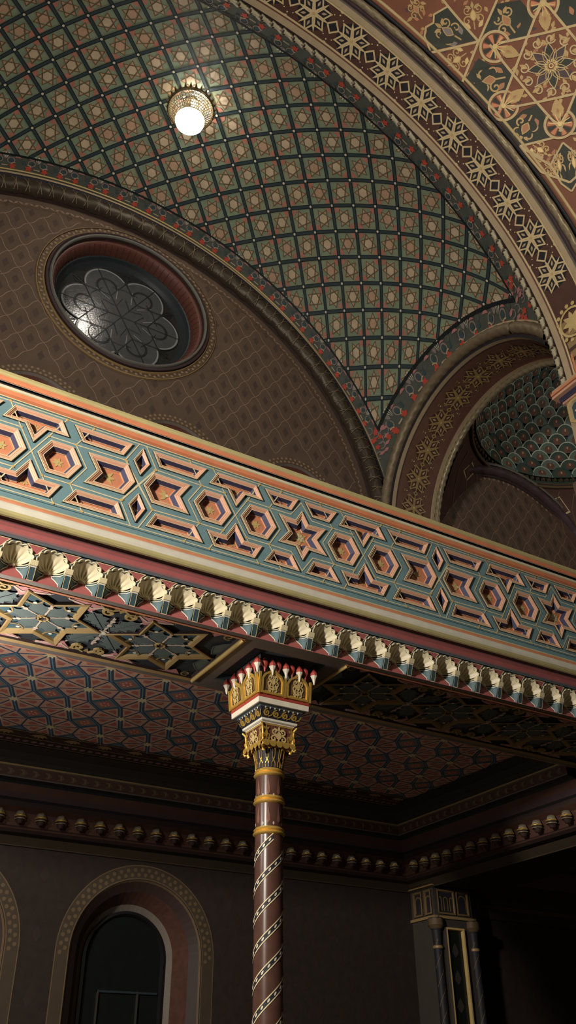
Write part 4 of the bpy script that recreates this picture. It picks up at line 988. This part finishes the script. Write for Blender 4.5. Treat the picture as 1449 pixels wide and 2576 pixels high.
def flower_chain(mb, mp, us, v, R, line, fill, dx, h, scale_u=1., dark='pend_dark'):
    for k, u in enumerate(us):
        W = R*.09
        sp_ = starp(6, R, .92*R, pi/2, u, v)
        for q in range(12): mb.poly(mp, [(u, v), sp_[q], sp_[(q+1) % 12]], dark, .0008)
        for q in range(6):
            a_ = pi/3*q+pi/2+.0
            kite = rot([(0, .12*R), (.27*R, .55*R), (0, 1.0*R), (-.27*R, .55*R)], a_-pi/2, u, v)
            mb.poly(mp, kite, dark, h); mb.stroke(mp, kite, W, line, h+.004, True)
            mb.poly(mp, rot(leafp(.34*R, .07*R), a_-pi/2, u+.42*R*cos(a_), v+.42*R*sin(a_)), fill, h+.003)
            a2 = a_+pi/6
            mb.stroke(mp, [(u+.6*R*cos(a_+.46), v+.6*R*sin(a_+.46)), (u+.92*R*cos(a2), v+.92*R*sin(a2)), (u+.6*R*cos(a_+pi/3-.46), v+.6*R*sin(a_+pi/3-.46))], W, line, h+.003)
            mb.poly(mp, rot(leafp(.3*R, .05*R), a2-pi/2, u, v), line, h+.006)
        mb.disc(mp, u, v, .085*R, 'gilt', h+.008, 8)
        if k < len(us)-1:
            um = (u+us[k+1])/2; s_ = (us[k+1]-u)/2-.92*R
            sq = [(um-s_, v), (um, v+s_), (um+s_, v), (um, v-s_)]
            mb.stroke(mp, sq, W, line, h+.004, True); mb.poly(mp, inset(sq, .03*R), dark, h)
            for sg in (1, -1):
                mb.stroke(mp, [(um-s_*sg, v), (um-sg*.5*R, v+.42*R)], W*.8, line, h+.002) if 0 else None
                mb.disc(mp, um, v+sg*.75*R, .05*R, 'cream', h+.003, 6); mb.disc(mp, um+.3*R, v+sg*.62*R, .04*R, 'cream', h+.003, 6); mb.disc(mp, um-.28*R, v+sg*.6*R, .04*R, 'cream', h+.003, 6)
                mb.stroke(mp, [(um-.1*R, v+sg*.95*R), (um, v+sg*.9*R), (um+.1*R, v+sg*.95*R)], .05*R, line, h+.003)
b.build('arch_ring', sa, (7.9, AY, 9.4))
b = MB(); flower_chain(b, IM, [RI*radians(a_) for a_ in range(-30, 150, 15)], 7.87, .235, 'scroll_gold', 'tan', 1, .008, dark='band_brown')
b.build('star_band', sa, (7.87, AY, 9.4))
b = MB(); b.tube(sap(2.07, 7.42, 260), lambda i, ph: .085*(1+.10*(sin(3*ph+i*.9) > .1)), 'bronze_mid', 12); b.tube(sap(2.165, 7.40, 90), .018, 'tan', 6)
b.build('roll_moulding', sa, (7.42, AY, 9.5))
b = MB(); b.tube(sap(1.90, 8.35, 260), lambda i, ph: .045*(1+.25*(sin(2*ph+i*1.2) > .1)), 'bronze_light', 8); b.build('cable_moulding', sa, (8.35, AY, 9.4))
sw = MB()                                            # spandrel wall of the side arch towards the neighbour
N = 60
for z0, z1 in ((4.2, 6.3),): sw.box((7.5, 8.72, 4.2), (8.34, YW-.01, 6.3), 'wall_brown')
sw.box((7.53, 5.51, 4.2), (8.34, 5.75, 6.3), 'wall_brown')
tag(sw.build('wall_side', None, (7.9, 7, 4.2)), 'low brown wall stubs carrying the side arch behind the parapet', 'wall', kind='structure')

# ------------------------------------------------------------------ great gilded arch towards the hall
ga = thing('great_arch', (2.75, 5.05, 12.3), 'great gilded arch with a chain of six-petal stars sweeping across the upper right', 'arch', kind='structure')
def gpt(deg, Y, dr=0.):                              # point of the intrados (radius 4.70) at angle from the crown, depth Y
    r = 4.70+dr; return V((2.75+r*sin(radians(deg)), Y, 7.6+r*cos(radians(deg))))
GD = [-92+184*k/160 for k in range(161)]
b = MB()
def gstrip(m, ya, yb, da=0., db=0., k=2):
    b.grid([[gpt(d, ya+(yb-ya)*q/k, da+(db-da)*q/k) for d in GD] for q in range(k+1)], m, True)
gstrip('umber', 5.47, 5.41, .02, .02); gstrip('ink', 5.41, 5.40, .02, -.025); gstrip('tan', 5.40, 5.31, -.025, -.025); gstrip('oxblood', 5.31, 5.295, -.025, -.005); gstrip('band_line', 5.295, 5.27, -.008, -.008); gstrip('plum', 5.27, 5.265, -.008, 0)
gstrip('band_brown', 5.265, 4.82, 0, 0, 6); gstrip('band_line', 4.82, 4.795, -.008, -.008); gstrip('ochre_paint', 4.795, 4.785, -.008, -.02); gstrip('tan', 4.785, 4.71, -.02, -.02); gstrip('grey_stone', 4.71, 4.69, -.02, .02); gstrip('plum', 4.69, 4.62, .02, .03)
b.grid([[gpt(d, y_, r_) for d in GD] for y_, r_ in ((4.62, .03), (4.60, .08), (4.56, .11), (4.545, .17))], 'ink', True)
b.grid([[gpt(d, 4.545, r_) for d in GD] for r_ in (.165, .2)], 'pend_line', True)
b.grid([[gpt(d, 5.47, r_) for d in GD] for r_ in (.02, .6)], 'border_green', True)
b.build('arch_ring', ga, (2.75, 5.05, 12.3))
b = MB(); RM = 4.68
GM = lambda u, v, h: gpt(math.degrees(u/RM), v, -h)
flower_chain(b, GM, [RM*radians(8.95+7.66*k) for k in range(-11, 9)], 5.045, .243, 'band_line', 'tan', 1, .004, dark='ink')
for sg in (1, -1):                                   # gilt panel at the foot of the band
    for q in range(7):
        u = sg*RM*radians(79.5+q*1.9); b.stroke(GM, [(u, 4.83), (u, 5.25)], .10, 'frame_gold', .004)
    u = sg*RM*radians(80); b.stroke(GM, arc(u, 5.06, .2, 0, 2*pi, 24), .03, 'gilt', .012)
    petals(b, GM, u, 5.06, .17, .04, 8, 'gilt', .010)
    for k in range(16): b.disc(GM, u+.25*cos(k*pi/8), 5.06+.25*sin(k*pi/8), .03, 'gilt', .012, 8)
    for vv in (4.88, 5.0, 5.12, 5.24): b.stroke(GM, [(sg*RM*radians(85), vv), (sg*RM*radians(92), vv)], .035, 'salmon_deep' if vv > 5.1 else 'oxblood', .008)
b.build('star_band', ga, (2.75, 5.06, 12.3))
b = MB(); N = 520
b.tube([gpt(-91+182*k/N, 5.485, .012) for k in range(N+1)], lambda i, ph: .044*(1+.22*sin(i*1.047)+.12*sin(2*ph)), lambda i, j: 'wicker' if (i+j) % 6 < 4 else ('bronze_mid' if (i+j) % 6 < 5 else 'bronze'), 8)
b.build('cable_moulding', ga, (2.75, 5.48, 12.3))
b = MB(); b.tube([gpt(-91+182*k/N, 4.585, .01) for k in range(N+1)], lambda i, ph: .05*(1+.07*sin(2*ph+i*.5)), lambda i, j: 'bronze_light' if (j+i//2) % 3 else 'bronze_mid', 10)
b.tube([gpt(d, 4.655, .015) for d in GD], .03, 'plum', 8)
b.tube([gpt(d, 4.53, .10) for d in GD], .025, 'ink', 6)
b.build('rope_moulding', ga, (2.75, 4.5, 12.3))
# ------------------------------------------------------------------ impost at the arch foot
im = thing('impost', (7.75, 5.15, 7.4), 'moulded impost with a white rosette panel at the foot of the gilded arch', 'impost', kind='structure')
b = MB()
def slab(x0, y1, z0, z1, m): b.box((x0, 4.45, z0), (8.3, y1, z1), m)
slab(7.36, 5.62, 7.58, 7.62, 'tan'); slab(7.345, 5.635, 7.54, 7.58, 'salmon_deep'); slab(7.37, 5.61, 7.52, 7.54, 'plum'); slab(7.35, 5.63, 7.485, 7.52, 'salmon'); slab(7.41, 5.57, 7.41, 7.485, 'navy'); slab(7.43, 5.55, 7.38, 7.41, 'salmon')
b.build('mouldings', im, (7.8, 5.1, 7.5))
b = MB(); b.box((7.46, 4.5, 6.2), (8.3, 5.52, 7.38), 'tan')
mpi = lambda u, v, h: V((7.46-h, u, v))
for c_ in (5.33, 4.97, 4.66):
    q = [(c_-.17, 7.06), (c_-.17, 7.3), (c_-.10, 7.36), (c_+.10, 7.36), (c_+.17, 7.3), (c_+.17, 7.06), (c_+.1, 7.0), (c_-.1, 7.0)]
    b.rings(mpi, [(q, .0), (q, .03), (inset(q, .03), .03), (inset(q, .05), -.0)], ['tan', 'gold_paint', 'tan', 'teal_dark'])
    petals(b, mpi, c_, 7.18, .085, .028, 6, 'dot_white', .012); b.disc(mpi, c_, 7.18, .022, 'gold_paint', .016)
    b.poly(mpi, [(c_-.03, 6.9), (c_+.03, 6.9), (c_, 6.98)], 'red_paint', .02)
b.build('rosette_block', im, (7.8, 5.1, 7.2))
pb = MB(); pb.box((7.5, 4.55, -1.6), (8.3, 5.5, 6.2), 'pier_stone')
tag(pb.build('hall_pier', None, (7.9, 5.05, -1.6)), 'stone pier below the impost, beyond the right edge of the photo', 'pier', kind='structure')

# ------------------------------------------------------------------ pendentive towards the hall
PC = V((2.75, -.1, 7.6)); PRR = 6.76
pn = V((.557, .557, .616)).normalized(); pe1 = V((-.707, .707, 0)); pe2 = (V((0, 0, 1))-pn*pn.z).normalized()
def pm(u, v, h=0.): return PC+(pn*PRR+pe1*(u*.977+.10)+pe2*(v*.977-.08)).normalized()*(PRR-h)
b = MB()
def plan_ok(p): return p.y < 4.53 and p.x < 7.40
us = [-3.3+.1*k for k in range(67)]; vs = [-4.4+.1*k for k in range(72)]
for u in us:
    for v in vs:
        q = [pm(u, v), pm(u+.1, v), pm(u+.1, v+.1), pm(u, v+.1)]
        if all(p.y < 4.72 and p.x < 7.57 and p.z > 7.3 for p in q):
            for p in q: pass
            b.face(q, 'pend_red', True)
pstroke = lambda pts, w=.034, m='pend_line', h=.014, cl=False: b.stroke(pm, pts, w, m, h, cl, .14, rib=.012)
ppoly = lambda pts, m, h=.004: b.poly(pm, pts, m, h, .2)
ok2 = lambda pts: all(plan_ok(pm(*p)) for p in pts)
def mirror(f):
    for s_ in (1, -1): f(lambda pts: [(s_*x, y) for x, y in pts])
Hx = ngon(6, .525, 0, 0, -.01)
def half(M):
    dp = M([(.97, .3), (1.22, .02), (.93, -.43), (.82, -.21), (.64, -.21), (.54, -.02), (.65, .16), (.8, .17)]); ppoly(dp, 'pend_dark')
    dq = M([(.66, .97), (.88, .63), (.62, .56), (.5, .46), (.29, .44), (.16, .62), (.2, .8), (.3, .95)]); ppoly(dq, 'pend_dark')
    kt = M([(1.33, 1.06), (.98, .55), (1.64, .51), (1.70, .71), (1.66, .82), (1.58, .86), (1.52, .98)]); ppoly(kt, 'pend_dark')
    d3 = M([(.82, -.62), (.59, -1.04), (.17, -1.0), (.22, -.82), (.17, -.7), (.24, -.49), (.45, -.53), (.58, -.6)]); ppoly(d3, 'pend_dark')
    for pts in ([(.525, -.01), (.79, .45)], [(.525, -.01), (.79, -.47)], [(-.525, .445), (.66, .445)], [(-.525, -.465), (.66, -.465)], [(.2625, .445), (-.02, .93)], [(.2625, -.465), (-.02, -.95)],
                [(.525, -.01), (.2625, .445)], [(.525, -.01), (.2625, -.465)],
                [(.94, .52), (.63, .99)], [(.63, .99), (.45, 1.3)], [(.94, .52), (1.33, 1.08)], [(.94, .52), (1.68, .48)], [(.94, .52), (1.25, .01)], [(1.33, 1.08), (1.6, 1.5)],
                [(.59, -1.05), (.1, -1.02)], [(.59, -1.05), (.36, -1.5), (.0, -1.75)], [(.59, -1.05), (.3, -1.3)]):
        pstroke(M(pts))
    pstroke(M([(1.33, 1.06), (1.54, .99), (1.56, .88), (1.68, .84), (1.72, .72), (1.66, .51)]), .026)
    # arabesques
    arabesque(b, pm, *M([(.86, -.03)])[0], .24, .24, M([(1, 0)])[0][0]*-pi/2+pi*0, 'pend_leaf', .024, .008, 'pend_pink')
    arabesque(b, pm, *M([(.52, .72)])[0], .22, .22, M([(1, 0)])[0][0]*-.5, 'pend_leaf', .024, .008, 'pend_pink')
    arabesque(b, pm, *M([(.47, -.8)])[0], .22, .22, M([(1, 0)])[0][0]*(pi+.6), 'pend_leaf', .024, .008, 'pend_pink')
    arabesque(b, pm, *M([(1.36, .73)])[0], .22, .24, M([(1, 0)])[0][0]*-.9, 'pend_leaf', .022, .008, 'lilac')
    arabesque(b, pm, *M([(1.28, .33)])[0], .2, .17, M([(1, 0)])[0][0]*-2.0, 'pend_leaf', .018, .008, 'gilt')
    arabesque(b, pm, *M([(.97, .88)])[0], .2, .2, 0, 'pend_leaf', .018, .008, 'gilt')
    for x, y, r_, s_ in ((1.75, .35, .5, 1), (1.55, .2, .4, -1), (1.8, 1.1, .5, 1), (1.9, .8, .3, -1), (1.3, 1.35, .3, 1), (.95, 1.25, .2, 1), (.45, -1.25, 2.6, 1), (.2, -1.45, 2.8, -1), (.8, 1.5, 0, 1), (.3, 1.2, 0, 1)):
        arabesque(b, pm, *M([(x, y)])[0], .15, .17, M([(1, 0)])[0][0]*-r_, 'pend_leaf', .018, .008, 'pend_pink') if ok2(M([(x+.15, y), (x-.15, y)])) else None
    ppoly(M([(0, -1.12), (.22, -1.42), (.12, -1.74), (0, -1.9)]), 'pend_dark'); pstroke(M([(0, -1.12), (.22, -1.42), (.12, -1.74), (0, -1.9)]), .026); pstroke(M([(.59, -1.05), (.22, -1.42)])); arabesque(b, pm, *M([(.1, -1.45)])[0], .1, .26, 0, 'pend_leaf', .02, .008, 'gilt'); arabesque(b, pm, *M([(.32, -1.16)])[0], .16, .14, M([(1, 0)])[0][0]*2.4, 'pend_leaf', .018, .008, 'gilt')
mirror(half)
for k in range(6):                                   # disc rosettes at the six star tips
    a_ = pi/6+pi/3*k; x, y = .835*cos(a_), .835*sin(a_)-.01
    b.poly(pm, ngon(28, .205, 0, x, y), 'pend_red', .010)
    for q in range(12):
        t0 = a_+2*pi*q/12; b.poly(pm, [(x, y)]+[(x+.17*cos(t0+.06+w*.4), y+.17*sin(t0+.06+w*.4)) for w in (0, .5, 1)], 'salmon_deep' if q % 2 else 'pend_dark', .013)
    for q in range(7):
        t0 = a_+pi/2+.3+q*(pi-.0)/6.5; pstroke([(x, y), (x+.16*cos(t0), y+.16*sin(t0))], .013, 'gilt', .018)
    b.disc(pm, x, y, .035, 'gilt', .022, 10); 
    b.stroke(pm, arc(x, y, .205, a_-pi+.62, a_+pi-.62, 30), .036, 'pend_line', .018, rib=.014)
    b.poly(pm, rot(leafp(.3, .09), a_+pi/2, x-.08*cos(a_), y-.08*sin(a_)), 'pend_leaf', .015)
    arabesque(b, pm, x-.2*cos(a_), y-.2*sin(a_), .1, .12, a_+pi/2, 'pend_leaf', .014, .014, 'pend_pink')
# central rosette
for k in range(12):
    a_ = 2*pi*k/12+.1; x, y = .37*cos(a_), .37*sin(a_)-.01
    b.stroke(pm, spiral(x, y, .075, a_+pi*.6, 1.1, 1), .020, 'pend_line', .012); b.poly(pm, rot(leafp(.13, .035), a_+.5-pi/2, x*.86, y*.86), 'pend_leaf', .010)
for k in range(8):
    a_ = 2*pi*k/8
    b.poly(pm, rot(leafp(.27, .07), a_-pi/2, .05*cos(a_), .05*sin(a_)-.01), 'plum' if k % 2 else 'pend_dark', .008); b.stroke(pm, rot(leafp(.27, .07), a_-pi/2, .05*cos(a_), .05*sin(a_)-.01), .013, 'pend_line', .012, True)
    b.stroke(pm, rot(leafp(.18, .04), a_+.39-pi/2, .05*cos(a_+.39), .05*sin(a_+.39)-.01), .012, 'pend_leaf', .014, True)
for k in range(14): b.disc(pm, .075*cos(2*pi*k/14), .075*sin(2*pi*k/14)-.01, .012, 'gilt', .018, 6)
b.disc(pm, 0, -.01, .035, 'gilt', .02, 12); b.disc(pm, 0, -.01, .02, 'pend_red', .024, 10)
for k in range(420):                                 # small loose leaves over the red ground
    u, v = random.uniform(-1.9, 1.9), random.uniform(-1.6, 1.6)
    if math.hypot(u, v) > .55 and math.hypot(u, v) < .62: continue
    lf = rot(leafp(random.uniform(.07, .12), .026), random.uniform(0, 6.3), u, v)
    if ok2(lf): b.poly(pm, lf, random.choice(['pend_leaf', 'pend_leaf', 'pend_pink', 'plum']), .0035)
for k in range(2):
    T_ = [radians(-60+150*q/120) for q in range(121)]; r_ = sqrt(PRR**2-4.6**2)
    P_ = [V((PC.x+r_*sin(a_), 4.50, PC.z+r_*cos(a_))) for a_ in T_] if k == 0 else [V((PC.x+4.6, PC.y+r_*sin(a_), PC.z+r_*cos(a_))) for a_ in T_]
    b.tube(P_, .024, 'pend_line', 6)
tag(b.build('pendentive', None, tuple(pm(0, 0))), 'gilded red pendentive with star strapwork and disc rosettes at the top right', 'pendentive', kind='structure')

# plain return arch on the right side of the hall, beyond the frame, so that the pendentive ends on an arch there too
b = MB()
def hpt(deg, X, dr=0.): return V((X, -.1+(4.70+dr)*sin(radians(deg)), 7.6+(4.70+dr)*cos(radians(deg))))
HD = [-88+172*k/120 for k in range(121)]
for xa, xb, da, db, m in ((7.395, 7.395, .20, .165, 'pend_line'), (7.395, 7.41, .17, .11, 'ink'), (7.41, 7.45, .11, .03, 'ink'), (7.45, 7.54, .03, -.02, 'plum'), (7.54, 7.62, -.02, -.02, 'tan'), (7.62, 8.12, 0, 0, 'band_brown'), (8.12, 8.25, -.02, -.02, 'tan'), (8.25, 8.26, -.02, .7, 'border_green')):
    b.grid([[hpt(d, xa, da) for d in HD], [hpt(d, xb, db) for d in HD]], m, True)
tag(b.build('hall_arch', None, (7.8, -.1, 12.3)), 'return arch on the right side of the hall, beyond the right edge of the photo', 'arch', kind='structure')

# ------------------------------------------------------------------ scaled dome of the neighbouring bay
DC = V((10.6, 7.4, 9.95)); DR = 2.1
dm = lambda az, el, h=0.: DC+V((cos(radians(el))*cos(radians(az)), cos(radians(el))*sin(radians(az)), sin(radians(el))))*(DR-h)
b = MB(); b.grid([[dm(6*k, el) for k in range(60)] for el in [0, 8, 16, 24, 32, 40, 48, 56, 64, 72, 80, 88]], 'scale_green', True, True)
for r_ in range(15):
    el = 3+5.2*r_
    if el > 78: break
    n = 32; st = 360/n; w = st/2*1.04
    for k in range(n):
        az = 81.1+(k+(.5 if r_ % 2 else 0))*st
        H = lambda u, v, h: dm(az+u, el+v, h)
        hh = 5.4; top = [(w*cos(a_), hh*(-.35)+hh*1.25*sin(a_)) for a_ in [pi*q/14 for q in range(15)]]
        z_ = .006+.008*(15-r_)
        b.poly(H, top, 'scale_light' if (k+r_) % 2 else 'scale_green', z_); b.stroke(H, top, .55, 'scale_line' if (k*7+r_*3) % 5 else 'teal_dark', z_+.009)
        b.poly(H, [(w*.42*cos(q*pi/5), .1*hh+hh*.42*sin(q*pi/5)) for q in range(10)], 'scale_red', z_+.009)
        b.poly(H, [(w*.09*cos(q*pi/4), .25*hh+hh*.16*sin(q*pi/4)) for q in range(8)], 'tan', z_+.013)
for q in range(3): b.tube([DC+V(((DR+.02-.03*q)*cos(a_), (DR+.02-.03*q)*sin(a_), -.02-.05*q)) for a_ in [2*pi*k/72 for k in range(72)]], .03, 'brown_trim' if q != 1 else 'umber', 6, True)
for k in range(110):
    a_ = 2*pi*k/110; b.box((DC.x+2.03*cos(a_)-.02, DC.y+2.03*sin(a_)-.02, DC.z+.0), (DC.x+2.03*cos(a_)+.02, DC.y+2.03*sin(a_)+.02, DC.z+.06), 'brown_trim')
tag(b.build('ceiling_dome', None, tuple(DC)), 'small dome of the neighbouring bay painted with green fish scales, seen through the side arch', 'dome', kind='structure')
b = MB(); NQ = 24                                    # pendentives between ring and walls
SQ = 2.14
for k in range(96):
    def pt(a_, t):
        c = V((cos(a_), sin(a_), 0)); s_ = SQ/max(abs(c.x), abs(c.y)); r = DR+(s_-DR)*t
        return DC+V((c.x*r, c.y*r, -.12-2.2*(max(0, s_-DR)/.95)*t**1.4))
    a0, a1 = 2*pi*k/96, 2*pi*(k+1)/96
    b.grid([[pt(a_, t) for a_ in (a0, a1)] for t in (0, .2, .4, .6, .8, 1)], 'band_brown', True)
    if k % 2 == 0: b.stroke(lambda u, v, h: pt(u, v)+V((0, 0, -h)), [(a0, .1), (a0+.03, .4), (a0, .7), (a0-.03, .95)], .012, 'brown_trim', .012)
    if k % 8 == 0: b.stroke(lambda u, v, h: pt(u, v)+V((0, 0, -h)), [(a0-.08, .45), (a0, .25), (a0+.08, .45), (a0, .65)], .014, 'band_line', .014, True)
tag(b.build('ceiling_pendentives', None, tuple(DC)), 'brown painted pendentives below the green scaled dome', 'pendentive', kind='structure')

# ------------------------------------------------------------------ light
def light(kind, name, loc, energy, col, size=.3, target=None, **k):
    l = bpy.data.lights.new(name, kind); l.energy = energy; l.color = col
    if kind == 'AREA': l.size = size
    else: l.shadow_soft_size = size
    for a_, v_ in k.items(): setattr(l, a_, v_)
    o = bpy.data.objects.new(name, l); COL.objects.link(o); o.location = V(loc)+V((0, 0, Z0))
    if target is not None: o.rotation_euler = (V(target)-V(loc)).to_track_quat('-Z', 'Y').to_euler()
    return o
WARM = (1, .92, .82)
light('AREA', 'hall_floodlight', (-3.4, 1.8, 3.25), 530, WARM, .45, (1.2, 5, 3.4))
light('POINT', 'hall_chandelier', (4.8, 1.6, 10.0), 150, (1, .90, .74), .5)
light('POINT', 'gallery_sconce', (.75, 5.60, 2.15), 62, (1, .96, .90), .08)
light('POINT', 'lamp_bulb', (LX+.03, LY-.02, ZV-.10), 36, (1, .96, .9), .06)
light('POINT', 'neighbour_bay_lamp', (11.2, 6.2, 9.2), 36, (1, .90, .78), .25)
w = bpy.data.worlds.new('world'); SC.world = w; w.use_nodes = True
w.node_tree.nodes['Background'].inputs['Color'].default_value = (.9, .8, .7, 1); w.node_tree.nodes['Background'].inputs['Strength'].default_value = .012
vs_ = SC.view_settings; vs_.view_transform = 'Standard'; vs_.look = 'None'; vs_.exposure = 0; vs_.gamma = 1; vs_.use_curve_mapping = False
